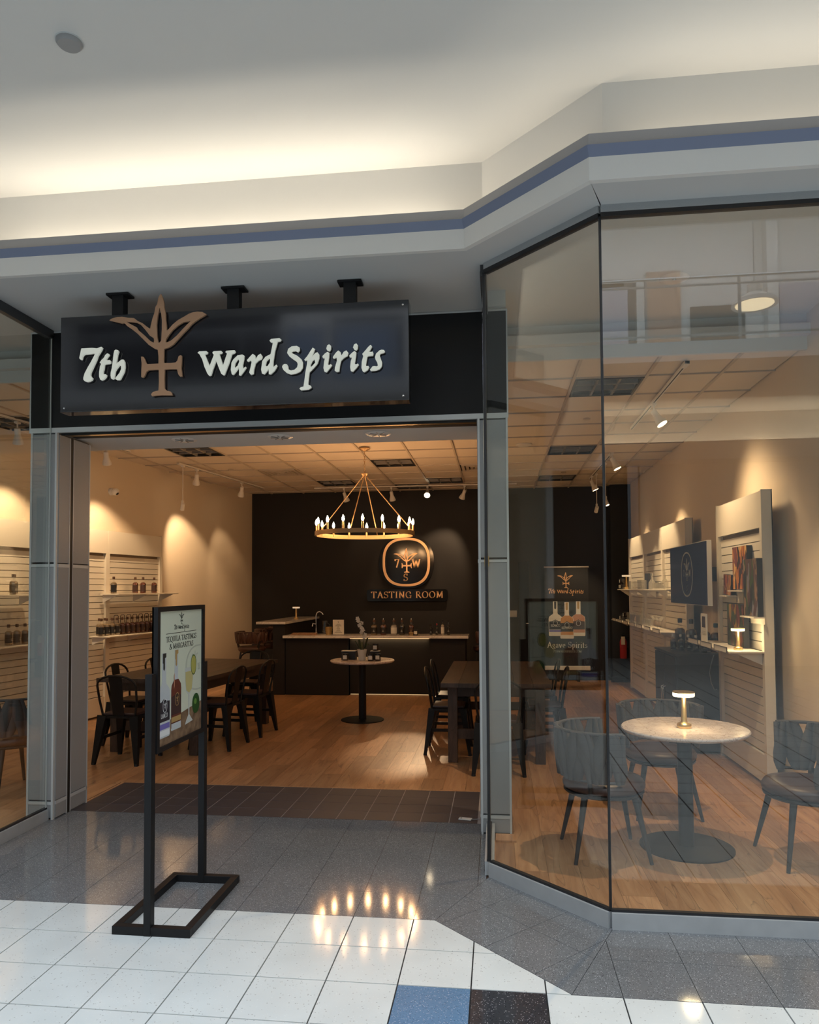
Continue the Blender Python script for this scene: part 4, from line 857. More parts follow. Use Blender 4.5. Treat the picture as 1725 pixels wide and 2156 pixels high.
def track(a, b, label):
    a = Vector(a); b = Vector(b); t = thing('light_track', label, 'track', tuple((a+b)/2)); d = (b-a).normalized(); s = V3(-d.y,d.x,0)*.017
    h = (b-a)/2; MB().ext([-h-s, h-s, h+s, -h+s], (0,0,-.02)).build('rail', M['white_p'], t)
    MB().ext([-h-s*.35+V3(0,0,-.021), h-s*.35+V3(0,0,-.021), h+s*.35+V3(0,0,-.021), -h+s*.35+V3(0,0,-.021)], (0,0,.002)).build('slot', M['slot'], t)
    MB().ext([-h-s*1.2, -h+d*.12-s*1.2, -h+d*.12+s*1.2, -h+s*1.2], (0,0,-.026)).build('feed_box', M['white_p'], t)
zt = CH-.001
track((3.47,2.3,zt),(3.47,4.75,zt),'white light track nearest the front glass on the right')
track((3.48,6.3,zt),(3.48,8.55,zt),'white light track near the back on the right')
track((-2.50,6.15,zt),(-2.12,8.8,zt),'white light track along the left wall toward the back')
track((-3.20,2.2,zt),(-2.72,5.2,zt),'white light track above the left display wall near the front')
track((-1.25,8.98,zt),(2.3,8.98,zt),'white light track across the ceiling in front of the black wall')
zh = zt-.0265
head((3.47,3.56,zh),(4.19,3.10,1.95),'lit track lamp on the front right track pointing at the paintings', True, 52, 84, blend=1, size=.16)
head((3.47,6.15,zh),(4.12,5.9,1.9),'lit track lamp at the front end of the rear right track', True, 55, 60)
head((3.46,8.20,zh),(4.12,8.1,1.8),'track lamp at the far end of the rear right track', True, 45, 60)
dropper((3.50,7.95,zh),(3.2,9.6,1.0),.47,'drop rod spot farther back on the right track',True,34)
dropper((3.50,7.0,zh),(4.1,6.4,1.2),.47,'drop rod spot closer to the front on the rear right track',True,18)
head((-2.79,4.75,zh),(-3.15,5.75,1.7),'track lamp just right of the left door jamb', True, 52, 62)
head((-3.01,3.39,zh),(-3.4,4.2,1.6),'track lamp seen through the left window', True, 52, 62)
head((-2.41,6.60,zh),(-2.95,7.55,1.9),'lit track lamp beside the hanging rod spot on the left track', True, 52, 58)
head((-2.225,8.00,zh),(-2.72,8.8,1.7),'track lamp at the back end of the left track', True, 10, 60)
dropper((-2.47,6.25,zh),(-2.95,6.9,1.4),.50,'unlit rod spot hanging low from the left track',False)
for x, lb, pw in ((-.71,'leftmost of the four track lamps before the black back wall',4),(.13,'second track lamp from the left before the black back wall',16),(1.41,'rightmost of the four track lamps before the black back wall',50)):
    head((x,8.98,zh),(.75 if x > 1 else x*.7+.22,BACK,1.8),lb,True,pw,60)
head((.765,8.98,zh),(.93,3.85,0),'third track lamp from the left before the black back wall',True,260,12,blend=.7)
def downlight(x, y, label, z=2.809, fins=8):
    t = thing('downlight', label, 'light', (x,y,z), 0, 'recessed cans in the entrance soffit')
    MB().lathe([(.092,-.004),(.097,0),(.079,0),(.077,-.003)], n=28).build('rim', M['white_p'], t, 40)
    MB().lathe([(.078,-.0025),(.03,-.0012),(.0,-.0010)], n=28).build('reflector', M['troff_in'], t, 60)
    for k in range(fins): MB().beam((.016*math.cos(k*PI/4),.016*math.sin(k*PI/4),-.003),(.074*math.cos(k*PI/4),.074*math.sin(k*PI/4),-.003),.004,.012,side=(-math.sin(k*PI/4),math.cos(k*PI/4),0)).build('baffle', M['troffer'], t)
    MB().lathe([(.0,-.016),(.010,-.012),(.012,-.002),(.0,-.002)], n=14).build('lamp', M['white_p'], t, 40)
DH = hd; 
for x, lb in ((-.45,'recessed can light at the left of the entrance soffit'),(.315,'recessed can light in the middle of the entrance soffit'),(1.075,'recessed can light at the right of the entrance soffit')): downlight(x,1.73,lb)

downlight(3.14,1.28,'recessed can light in the bay ceiling right above the round marble table',3.689,0)
spot((3.14,1.28,3.66),(3.14,1.24,0),64,84,.35,size=.012)
downlight(-2.9,1.5,'recessed can light in the bay ceiling of the left window',3.689,0)
spot((-2.9,1.5,3.66),(-2.9,1.5,0),20,80,.5)
# wall camera, ceiling speaker, sprinklers
t = thing('security_camera', 'small white dome camera high on the left wall', 'camera', (LW(5.6)+.0,5.6,2.97), -.134)
MB().lathe([(.05,0),(.05,.03),(.045,.04),(0,.04)], (0,0,0), 20, Matrix.Rotation(PI/2,3,'Y')).build('base', M['white_p'], t, 40)
MB().lathe([(.0,.055),(.03,.045),(.043,.02),(.043,-.02),(.03,-.04),(0,-.045)], (.07,0,-.005), 20, Matrix.Rotation(.9,3,'Y')).build('housing', M['white_p'], t, 40)
MB().lathe([(.022,-.046),(.015,-.052),(0,-.054)], (.07,0,-.005), 16, Matrix.Rotation(-.9,3,'Y')).build('camera_lens', M['black_soft'], t, 40)
t = thing('ceiling_speaker', 'flat round speaker cover in the shop ceiling, seen through the slanted glass', 'speaker', (2.30,5.60,CH+.01))
MB().lathe([(.10,0),(.10,-.012),(.085,-.018),(.0,-.018)], n=28).build('grille', M['white_p'], t, 40)
for (x,y), lb in (((2.92,4.27),'sprinkler disc in the shop ceiling beside the glass corner'),((3.0,7.93),'sprinkler disc in the shop ceiling near the back'),((.93,7.5),'sprinkler disc right of the chandelier'),((-2.0,6.9),'sprinkler disc above the left track')):
    t = thing('sprinkler', lb, 'sprinkler', (x,y,CH+.01), 0, 'flat sprinkler covers'); MB().lathe([(.04,0),(.04,-.012),(.0,-.014)], n=18).build('cover', M['grid'], t, 40)

# ================================================================ SLATWALL UNITS
SP = .0762
def slat_unit(name, label, loc, rz, bays, bw=1.22, sides=True, group=None):
    t = thing(name, label, 'slatwall', loc, rz, group); L = bays*bw; pw = .075
    MB().bx(0,.035,0,L,0,2.42).build('backboard', M['groove'], t)
    if sides:
        for y0, y1 in ((-.02,0),(L,L+.02)): MB().bx(0,.0865,y0,y1,0,2.44).build('side_panel', M['slat'], t)
        for y0, y1 in ((-.024,-.02),(L+.02,L+.024)): MB().bx(.0,.006,y0,y1,0,2.44).build('edge_gap', M['gasket'], t)
    sl_ = MB().bx(.03,.055,0,bw-pw,.004,SP-.004).mesh('slat'); sl_.materials.append(M['slat'])
    for k in range(bays+1):
        y = k*bw; a, b = (0,pw/2) if k == 0 else ((L-pw/2,L) if k == bays else (y-pw/2,y+pw/2))
        MB().bx(.03,.085,a,b,.03,2.13).build('post', M['slat'], t)
    for k in range(bays):
        y = k*bw+pw/2
        MB().bx(.03,.085,y-pw/2+.003,y+bw-pw/2-.003,2.13,2.43).build('header_panel', M['slat'], t)
        MB().bx(.03,.075,y,y+bw-pw,.03,.262).build('kick_panel', M['slat'], t)
        z = .27
        while z+SP <= 2.125:
            o = link('slat', sl_, None, t); o.location = (0,y,z); z += SP
    return t
th = -math.atan(.135)
yf = 6.66
g0 = (LW(yf-4*1.22*math.cos(th))+.0, yf-4*1.22*math.cos(th), 0)
slat_unit('slatwall', 'white slatwall display along the left wall with four bays', g0, th, 4)
slat_unit('slatwall', 'three bay white slatwall display at the back of the right wall', (4.19,8.74,0), PI, 3)
slat_unit('slatwall', 'single bay white slatwall display with paintings nearest the front glass', (4.19,3.84,0), PI, 1)
def lwp(y, d, z=0):       # point at distance d from the left wall line at depth y
    return (LW(y)+d*math.cos(th), y+d*math.sin(th), z)
def shelf(label, loc, rz, y0, y1, d, thick=.014, brk=True):
    t = thing('shelf', label, 'shelf', loc, rz)
    MB().bx(.0866,.104+d,y0,y1,0,thick).build('shelf_board', M['slat'], t, bevel=.002)
    n = max(2, int((y1-y0)/.6)+1)
    for k in range(n):
        y = y0+.05+(y1-y0-.1)*k/(n-1)
        MB().ext([(.0866,y-.004,0),(.104+d*.8,y-.004,0),(.0866,y-.004,-.10)], (0,.008,0)).build('bracket', M['white_p'], t)
    return t
shelf('upper white shelf on the left slatwall right of the door jamb', lwp(5.30,0,1.585), th, 0, 1.38, .26)
shelf('upper white shelf on the left slatwall seen through the left window', lwp(2.7,0,1.585), th, 0, 1.30, .26)
shelf('long lower white shelf on the left slatwall right of the door jamb', lwp(5.10,0,1.05), th, 0, 1.58, .28)
shelf('lower white shelf on the left slatwall seen through the left window', lwp(2.7,0,1.05), th, 0, 1.55, .28)
shelf('upper shelf of the rear right slatwall holding glassware and candles', (4.19,8.80,1.60), PI, 0, 3.55, .16)
shelf('lower shelf of the rear right slatwall holding cocktail glasses', (4.19,8.95,1.10), PI, 0, 3.75, .24)
shelf('shelf under the paintings with a lit brass lamp', (4.19,3.92,1.10), PI, 0, 1.32, .26)

# ================================================================ BISTRO TABLES AND CHAIRS
def farm_table(loc, rz, w_, l_, label):
    t = thing('farm_table', label, 'table', loc, rz); n = 6; bw = w_/n; a, b = w_/2, l_/2
    bd = MB().bx(.0015,bw-.0015,-b+.0,b,.725,.765).mesh('board'); bd.materials.append(M['darkwood'])
    for k in range(n):
        o = link('board', bd, None, t); o.location = (-a+k*bw,0,0)
    ap = a-.10; bp = b-.20
    for sx in (-1,1):
        MB().bx(sx*ap-.02,sx*ap+.02,-bp,bp,.62,.724).build('apron', M['darkwood'], t)
    for s_ in (-1,1):
        MB().bx(-ap,ap,s_*bp-.02,s_*bp+.02,.62,.724).build('apron', M['darkwood'], t)
        MB().bx(-ap,ap,s_*bp-.02,s_*bp+.02,.22,.31).build('stretcher', M['darkwood'], t)
        for sx in (-1,1): MB().bx(sx*ap-.045,sx*ap+.045,s_*bp-.045,s_*bp+.045,0,.724).build('leg', M['darkwood'], t, bevel=.004)
    MB().bx(-.03,.03,-bp,bp,.24,.29).build('stretcher', M['darkwood'], t)
    return t
farm_table((-1.42,4.30,0), -.09, 1.08, 2.12, 'long dark wooden table on the left behind the poster stand')
farm_table((1.93,4.20,0), 0, 1.02, 2.10, 'long dark wooden table on the right behind the door jamb')
def bistro():
    t = thing('bistro_chair', 'x', 'chair', (0,0,0), 0)
    s = MB(); s.prism([(-.18,-.18),(.18,-.18),(.20,.0),(.195,.18),(.14,.20),(-.14,.20),(-.195,.18),(-.20,0)], .43, .452); s.build('seat', M['bistro'], t, 30)
    MB().prism([(-.165,-.15),(.165,-.15),(.175,.0),(.165,.165),(-.165,.165),(-.175,0)], .4525, .478).build('cushion', M['seatleather'], t, bevel=.008)
    for sx in (-1,1):
        for sy in (-1,1):
            MB().beam((sx*.165,sy*.155,.45),(sx*.222,sy*.222,0), .09,.065,.032,.028).build('leg', M['bistro'], t)
            MB().cyl((sx*.221,sy*.221,0),(sx*.2205,sy*.2205,.02),.019,.017,8).build('foot', M['gasket'], t)
    for sx in (-1,1): MB().beam((sx*.185,-.18,.24),(sx*.185,.18,.24),.012,.03).build('stretcher', M['bistro'], t)
    pts = [(-.165,-.155,.44),(-.192,-.178,.60),(-.200,-.205,.74)]+[(-.200*math.cos(PI*k/10),-.205-.03*math.sin(PI*k/10),.74+.10*math.sin(PI*k/10)) for k in range(1,10)]+[(.200,-.205,.74),(.192,-.178,.60),(.165,-.155,.44)]
    MB().tube(pts, .011, 8).build('back_hoop', M['bistro'], t, 60)
    MB().beam((0,-.165,.45),(0,-.232,.835), .115,.006,.135,.006).build('splat', M['bistro'], t)
    return t
G = 'dark metal bistro chairs at the long tables'
spots = [((-1.62,3.12),-.06,'dark metal bistro chair at the near end of the left table, back to the entrance'),
 ((-1.98,3.92),-PI/2-.1,'dark metal bistro chair on the wall side of the left table, nearer the entrance'),
 ((-1.88,4.62),-PI/2-.1,'dark metal bistro chair on the wall side of the left table, farther back'),
 ((-1.24,5.48),PI-.1,'dark metal bistro chair at the bar end of the left table'),
 ((-.97,3.82),PI/2-.1,'dark metal bistro chair right of the poster stand at the left table'),
 ((-.87,4.52),PI/2-.1,'dark metal bistro chair on the aisle side of the left table nearer the bar'),
 ((1.95,3.05),0,'dark metal bistro chair at the near end of the right table behind the jamb'),
 ((1.45,3.82),-PI/2,'dark metal bistro chair on the left side of the right table, nearer the entrance'),
 ((1.44,4.58),-PI/2,'dark metal bistro chair on the left side of the right table, farther back'),
 ((2.42,3.92),PI/2,'dark metal bistro chair on the window side of the right table, nearer the glass'),
 ((2.40,4.72),PI/2,'dark metal bistro chair on the window side of the right table, farther back')]
c0 = bistro()
for i, ((x,y), rz, lb) in enumerate(spots):
    if i == 0: c0.location = (x,y,0); c0.rotation_euler = (0,0,rz); c0['label'] = lb; c0['group'] = G
    else: dup(c0, (x,y,0), rz, lb, G)

# ================================================================ WOVEN CHAIRS AND STOOLS
def woven_back(t, m, z0, z1, R=.275, span=100, n=11, rimr=.018, top_in=.0, y0=0):
    # back at local -Y, opening at +Y
    def P(th, z, dr=0):
        f = (z-z0)/(z1-z0); r = R+.03*f+dr-.02; return V3(r*math.sin(th), -r*math.cos(th)+y0, z)
    sp = math.radians(span)
    tops = [P(-sp+2*sp*k/28, z1-.012) for k in range(29)]; bots = [P(-sp*.97+2*sp*.97*k/24, z0+.02) for k in range(25)]
    MB().tube(tops, rimr, 8).build('top_rim', m, t, 60)
    MB().tube(bots, rimr*.8, 8).build('bottom_rim', m, t, 60)
    for sgn in (-1,1):
        MB().tube([P(sgn*sp, z0+.02), P(sgn*sp*1.01,(z0+z1)/2), P(sgn*sp, z1-.012)], [.016,.019,.016], 8).build('side_roll', m, t, 60)
    dth = 2*sp/n
    for lay, ph in ((.006,0),(-.006,.5)):
        for k in range(n+(ph > 0)):
            a0 = -sp+dth*(k+.5-ph); a0 = max(-sp+dth*.18, min(sp-dth*.18, a0))
            sw_ = .55 if k % 2 else -.55
            pts = []; wd = []
            for j in range(7):
                f = j/6; th_ = a0+dth*sw_*(f-.5)*(1 if ph == 0 else -1); g_ = f if ph == 0 else 1-f
                pts.append(P(max(-sp,min(sp,th_)), z0+.012+(z1-z0-.020)*f, lay+.006*math.sin(PI*f))); wd.append(R*dth*(.10+.42*math.sin(PI*min(1,g_**1.5*.80+.06))))
            mb = MB(); base = []
            for j, p in enumerate(pts):
                th_ = math.atan2(p.x, -(p.y-y0)); tn = V3(math.cos(th_), math.sin(th_), 0); nr = V3(math.sin(th_), -math.cos(th_), 0)
                for q_ in range(8):
                    g = 2*PI*q_/8; mb.v.append(tuple(p+tn*wd[j]*math.cos(g)+nr*.021*math.sin(g)))
            for j in range(6):
                for q_ in range(8): mb.f.append((j*8+q_, j*8+(q_+1)%8, (j+1)*8+(q_+1)%8, (j+1)*8+q_))
            mb.f += [tuple(range(7,-1,-1)), tuple(48+q_ for q_ in range(8))]
            mb.build('strap', m, t, 60)
def woven_chair(m, mseat):
    t = thing('woven_chair', 'x', 'chair')
    MB().lathe([(.0,.375),(.235,.375),(.245,.385),(.245,.395),(.0,.396)], n=36).build('seat_base', M['chairleg'], t, 40)
    MB().lathe([(.0,.396),(.232,.396),(.250,.415),(.252,.435),(.235,.462),(.17,.472),(.0,.474)], n=36).build('seat', mseat, t, 60)
    woven_back(t, m, .465, .785, rimr=.011)
    for sgn in (-1,1): MB().beam((sgn*.20,-.13,.39),(sgn*.222,-.135,.50),.05,.018,.045,.016).build('bracket', M['chairleg'], t)
    for sx in (-1,1):
        for sy in (-1,1): MB().tube([(sx*.15,sy*.15,.378),(sx*.225,sy*.225,0)], [.021,.011], 10).build('leg', M['chairleg'], t, 60)
    return t
wc = woven_chair(M['dusk'], M['seatleather']); GW = 'woven grey tub chairs at the marble table'
wc.location = (2.60,1.06,0); wc.rotation_euler = (0,0,-PI/2+.10); wc['label'] = 'woven grey tub chair left of the round marble table, behind the glass corner'; wc['group'] = GW
dup(wc, (3.13,1.93,0), PI+.05, 'woven grey tub chair behind the round marble table', GW)
dup(wc, (3.80,1.05,0), PI/2+.08, 'woven grey tub chair at the right picture edge facing the marble table', GW)
t = dup(wc, (-2.06,2.02,0), PI/4+.3, 'woven dark tub chair seen through the left window'); del t['group']
def stool():
    t = thing('bar_stool', 'x', 'stool')
    MB().lathe([(.0,.675),(.20,.675),(.215,.70),(.215,.725),(.19,.75),(.0,.755)], n=30).build('seat', M['brownleather'], t, 60)
    MB().lathe([(.0,.65),(.17,.65),(.19,.672),(.0,.675)], n=30).build('seat_base', M['chairleg'], t, 40)
    for sg in (-1,1): MB().beam((sg*.185,-.08,.70),(sg*.222,-.09,.84),.035,.014).build('bracket', M['chairleg'], t)
    woven_back(t, M['brownleather'], .785, .985, R=.235, span=112, n=12, rimr=.012)
    for sx in (-1,1):
        for sy in (-1,1): MB().tube([(sx*.12,sy*.12,.66),(sx*.20,sy*.20,0)], [.015,.011], 8).build('leg', M['chairleg'], t, 60)
    MB().tube([(.17*a,.17*b,.24) for a, b in ((1,1),(-1,1),(-1,-1),(1,-1))], .009, 8, closed=True).build('foot_ring', M['chairleg'], t, 60)
    return t
s0 = stool(); s0.location = (-1.92,7.62,0); s0.rotation_euler = (0,0,-.35); s0['label'] = 'brown woven leather bar stool nearest the camera at the left end of the bar'; s0['group'] = 'woven leather bar stools'
dup(s0, (-1.87,8.42,0), -PI/2+.2, 'brown woven leather bar stool second along the left side of the bar', 'woven leather bar stools')
dup(s0, (-1.86,9.15,0), -PI/2, 'brown woven leather bar stool closest to the black wall at the left of the bar', 'woven leather bar stools')
dup(s0, (1.78,7.85,0), PI/2-.3, 'brown woven leather bar stool at the right end of the bar beside the jamb', 'woven leather bar stools')

# ================================================================ ROUND TABLES
def round_table(loc, R, h, rb, label, rp):
    t = thing('round_table', label, 'table', loc)
    MB().lathe([(.0,h-.025),(R-.012,h-.025),(R,h-.013),(R,h-.006),(R-.006,h),(.0,h)], n=64).build('marble_top', M['marble'], t, 40)
    MB().lathe([(rp,.008),(rp,h-.026),(.0,h-.026)], n=24).build('pole', M['black_metal'], t, 40)
    MB().lathe([(.0,h-.045),(.15,h-.045),(.15,h-.026),(.0,h-.026)], n=24).build('top_plate', M['black_metal'], t, 40)
    MB().lathe([(.0,0),(rb,0),(rb,.008),(rb-.01,.012),(.0,.014)], n=48).build('base_plate', M['black_metal'], t, 40)
    return t
round_table((3.125,1.19,0), .388, .752, .285, 'round marble table with a lit brass lamp behind the front glass', .046)
round_table((.255,5.47,0), .405, .752, .27, 'round marble table with an orchid in the middle of the shop floor', .048)
def mushroom(loc, label, on=True, s=1.0, lit=None):
    t = thing('table_lamp', label, 'lamp', loc, 0, 'brass mushroom table lamps')
    MB().lathe([(.0,0),(.042*s,0),(.044*s,.004*s),(.044*s,.022*s),(.040*s,.028*s),(.022*s,.036*s),(.018*s,.045*s),(.014*s,.16*s),(.016*s,.20*s),(.0,.20*s)], n=28).build('stand', M['brass'], t, 40)
    MB().lathe([(.0,.198*s),(.062*s,.198*s),(.066*s,.202*s),(.066*s,.222*s),(.0,.222*s)], n=32).build('shade', M['shade'] if on else M['lowshade'], t, 40)
    MB().lathe([(.0,.222*s),(.067*s,.222*s),(.066*s,.228*s),(.0,.230*s)], n=32).build('cap', M['brass'], t, 40)
    if on:
        l = bpy.data.lights.new('lamp_glow', 'POINT'); l.energy = 3; l.color = (1,.76,.45); l.shadow_soft_size = .05
        o = bpy.data.objects.new('lamp_glow', l); C.objects.link(o); o.parent = t; o.location = (0,0,.17*s)
        o.location = (0,-.075*s,.185*s)
    return t
mushroom((3.12,1.17,.7525), 'lit brass mushroom lamp on the marble table behind the front glass')

# ================================================================ BAR
t = thing('bar', 'black bar with a pale stone counter and a raised left wing', 'bar', (0,0,0))
MB().bx(-1.35,-.345,7.55,8.15,0,.885).build('front_panel', M['back_black'], t)
MB().bx(-.345,.91,7.64,8.15,0.012,.885).build('front_panel', M['back_black'], t)
MB().bx(.91,1.46,7.55,8.15,0,.885).build('front_panel', M['back_black'], t)
MB().bx(-.345,.91,7.635,7.64,.868,.880).build('led_strip', M['ledwarm'], t); MB().bx(-.345,.91,7.70,7.71,.0,.008).build('led_strip', M['ledwarm'], t)
MB().bx(-1.37,1.51,7.45,7.95,.886,.926).build('counter', M['counter'], t, bevel=.003)
MB().bx(-1.55,-1.36,7.53,9.70,0,1.10).build('wing_panel', M['back_black'], t)
MB().bx(-1.80,-1.33,7.46,9.68,1.101,1.140).build('wing_counter', M['counter'], t, bevel=.003)
MB().bx(-.36,-.345,7.548,7.66,.0,.885).build('joint_strip', M['gasket'], t)
rebase(t, (.0,7.8,0))
led = area('led_glow', (.28,7.60,.875), (.28,7.55,0), 1.2, .02, 1.6, (1,.68,.34))
mushroom((-1.43,8.45,1.141), 'unlit brass mushroom lamp on the raised wing of the bar', False, .92)
t = thing('beer_tap', 'curved chrome tap at the left end of the bar counter', 'tap', (-.93,7.83,.927))
MB().lathe([(.0,0),(.035,0),(.035,.01),(.014,.02),(.014,.10),(.0,.10)], n=16).build('base', M['chrome'], t, 40)
MB().tube([(0,0,.09),(0,0,.30),(.02,0,.345),(.055,0,.36),(.09,0,.345),(.115,0,.31)], .009, 8).build('spout', M['chrome'], t, 60)
MB().tube([(0,0,.16),(-.05,-.01,.17),(-.06,-.01,.12)], .011, 8).build('handle', M['chrome'], t, 60)
t = thing('cocktail_shaker', 'brass tumbler shaker beside the menu card on the bar', 'tumbler', (-.70,7.72,.927))
MB().lathe([(.0,0),(.045,0),(.058,.10),(.06,.12),(.054,.12),(.04,.01),(0,.01)], n=20).build('cup', M['brass'], t, 40)
for z in (.03,.06,.09): MB().lathe([(.052+z*.06,z-.004),(.055+z*.06,z),(.052+z*.06,z+.004)], n=20).build('band', M['brass'], t, 40)
t = thing('glass_pitcher', 'dark glass pitcher between the tap and the menu card', 'pitcher', (-.80,7.86,.927))
MB().lathe([(.0,0),(.045,0),(.05,.05),(.042,.15),(.046,.21),(.042,.21),(.038,.15),(.044,.05),(0,.01)], n=20).build('body', M['clear'], t, 40)
MB().tube([(.044,0,.18),(.085,0,.15),(.08,0,.08),(.048,0,.06)], .006, 8).build('handle', M['clear'], t, 60)
t = thing('serving_tray', 'stack of wooden serving boards on the bar by the tap', 'tray', (-.74,7.84,.927), .1)
for k in range(2): MB().bx(-.22+.02*k,.18,-.07,.07,.002+k*.018,.016+k*.018).build('board', M['plank'], t)
t.location = (-1.05,7.62,.926)
t = thing('menu_card', 'white menu card standing on the bar counter', 'card', (0,0,0))
MB().bx(-.605,-.43,7.598,7.604,.935,1.165).build('card', M['paper'], t); MB().bx(-.62,-.415,7.57,7.65,.9265,.935).build('holder', M['clear'], t)
fr = Frame((-.5175,7.5975,.94),(1,0,0),(0,0,1)); tree('emblem', fr, 0, .19, .03, M['ink'], t, .0003, .0003)
lb_ = MB()
for k, wd in enumerate((.05,.085,.10,.03,.045,.055,.045,.06,.09,.12)): lb_.ext([fr.p(-wd/2,.155-k*.0145,.0002), fr.p(wd/2,.155-k*.0145,.0002), fr.p(wd/2,.159-k*.0145,.0002), fr.p(-wd/2,.159-k*.0145,.0002)], fr.N*.0003)
lb_.build('print_lines', M['ink'], t); rebase(t, (-.5175,7.6,.9265))

# ================================================================ DOOR, BANNER, SWITCH, EXTINGUISHER
dn = struct('door_1', MB().ext([(2.335,BACK-.01,0),(2.38,BACK-.01,0),(2.53,8.95,0),(2.485,8.94,0)], (0,0,2.10)), M['back_black'], 'black door standing open at the back wall', 'door')
MB().bx(2.478,2.486,8.965,9.01,1.00,1.20).build('lock_plate', M['chrome'], dn); MB().tube([(2.48,8.985,1.04),(2.44,8.985,1.04),(2.435,9.06,1.04)], .009, 8).build('handle', M['chrome'], dn, 60)
t = thing('light_switch', 'white switch plate on the black back wall beside the open door', 'switch', (2.215,BACK,1.18))
MB().bx(-.085,.085,-.008,0,-.06,.06).build('plate', M['paper'], t, bevel=.002)
for k in range(3): MB().bx(-.062+k*.048,-.034+k*.048,-.013,-.008,-.033,.033).build('rocker', M['white_p'], t)
t = thing('banner_stand', 'black roll up banner with three bottles reading Agave Spirits', 'banner', (0,0,0))
MB().bx(2.79,3.55,BACK-.135,BACK-.129,.26,2.0).build('banner_sheet', M['black_soft'], t)
MB().cyl((2.78,BACK-.13,2.01),(3.56,BACK-.13,2.01),.014).build('top_bar', M['white_p'], t, 40)
MB().bx(2.775,3.565,BACK-.17,BACK-.09,.19,.265).build('bottom_bar', M['white_p'], t, bevel=.01)
for x in (3.0,3.35): MB().bx(x-.02,x+.02,BACK-.25,BACK-.03,0,.19).build('foot', M['black_metal'], t)
fr = Frame((3.17,BACK-.1352,0),(1,0,0),(0,0,1)); bn = t
tree('emblem_print', fr, -.02, 1.78, .28, M['gold'], t, .0006)
wordmark('wordmark_print', fr, -.01, 1.565, .62, M['gold'], t, .0006)
for cx, z0, sc_, body, capc in ((-.20,.79,.60,M['paper'],M['lab1']),(.20,.79,.60,M['rosel'],M['goldp']),(0,.745,.63,M['brass'],M['goldp'])):
    w_, h_ = .235, sc_*1.02; ofs = 0 if cx else .0008
    flat('bottle_print', [bottle2d(cx,z0,w_,h_)], fr, M['paper'] if cx else M['white_p'], bn, .0005, ofs)
    flat('spirit_print', [clip(bottle2d(cx,z0,w_*.94,h_), [(0,-1,-(z0+.1*h_)),(0,1,z0+.63*h_)])], fr, {-1:M['paper'],1:M['rosel'],0:mat('amber_print',(.55,.26,.07),.5)}[(cx>0)-(cx<0)], bn, .0005, ofs+.0006)
    flat('label_print', [[(cx-w_*.47,z0+.19*h_),(cx+w_*.47,z0+.19*h_),(cx+w_*.47,z0+.42*h_),(cx+w_*.2,z0+.43*h_),(cx,z0+.48*h_),(cx-w_*.2,z0+.43*h_),(cx-w_*.47,z0+.42*h_)]], fr, M['lab1'] if cx <= 0 else M['lab2'], bn, .0005, ofs+.0012)
    flat('neck_seal_print', [[(cx-.018,z0+h_*.8),(cx-.018,z0+h_*.99),(cx+.02,z0+h_*.99),(cx+.018,z0+h_*.8),(cx,z0+.77*h_)]], fr, capc, bn, .0005, ofs+.0006)
    flat('crest_print', [ring_poly(cx,z0+.37*h_,.04,.045,2.4,24), ring_poly(cx,z0+.37*h_,.034,.039,2.4,24)], fr, M['paper'], bn, .0005, ofs+.0018)
flat('band_print', [[(-.31,.90),(-.09,.90),(-.09,.86),(-.31,.86)]], fr, M['violet'], bn, .0005, .0016)
text('label_text', 'BLANCO', fr, -.20, .955, .042, M['paper'], bn, .0005, .002, wscale=.8)
text('label_text', 'REPOSADO', fr, 0, .915, .040, M['paper'], bn, .0005, .0028, wscale=.72)
text('banner_text', 'Agave Spirits', fr, 0, .585, .10, M['paper'], bn, .0006, 0)
text('banner_text', '7THWARDSPIRITS.COM', fr, 0, .50, .036, M['inkgrey'], bn, .0006, 0)
rebase(t, (3.17,BACK-.13,0))
t = thing('fire_extinguisher', 'red fire extinguisher on the black pier with a paper tag', 'extinguisher', (4.10,9.375,0))
MB().lathe([(.0,.42),(.055,.42),(.06,.44),(.06,.70),(.045,.75),(.02,.775),(.0,.775)], n=24).build('cylinder', M['red'], t, 40)
MB().cyl((0,0,.77),(0,0,.82),.018).bx(-.01,.01,-.07,.02,.82,.835).bx(-.01,.01,-.06,.02,.85,.86).build('valve', M['black_metal'], t)
MB().tube([(.0,-.02,.80),(.07,-.02,.79),(.075,-.02,.60)], .008, 6).build('hose', M['gasket'], t, 60)
MB().bx(-.045,.02,-.066,-.064,.66,.80).build('paper_tag', M['paper'], t); MB().bx(-.02,.02,.05,.085,.6,.66).build('wall_bracket', M['black_metal'], t)
t = thing('door_sensor', 'small white plastic tag with a grey cable on the dark threshold', 'tag', (1.71,1.61,0), -.2)
MB().bx(-.045,.045,-.022,.022,.001,.007).build('tag_plate', M['paper'], t); MB().cyl((-.03,0,.0065),(-.03,0,.0080),.008).build('hole', M['ink'], t)
MB().tube([(.045,0,.005),(.075,.006,.006),(.10,.02,.006),(.115,.045,.006)], .0025, 6).build('cable', M['panel'], t)

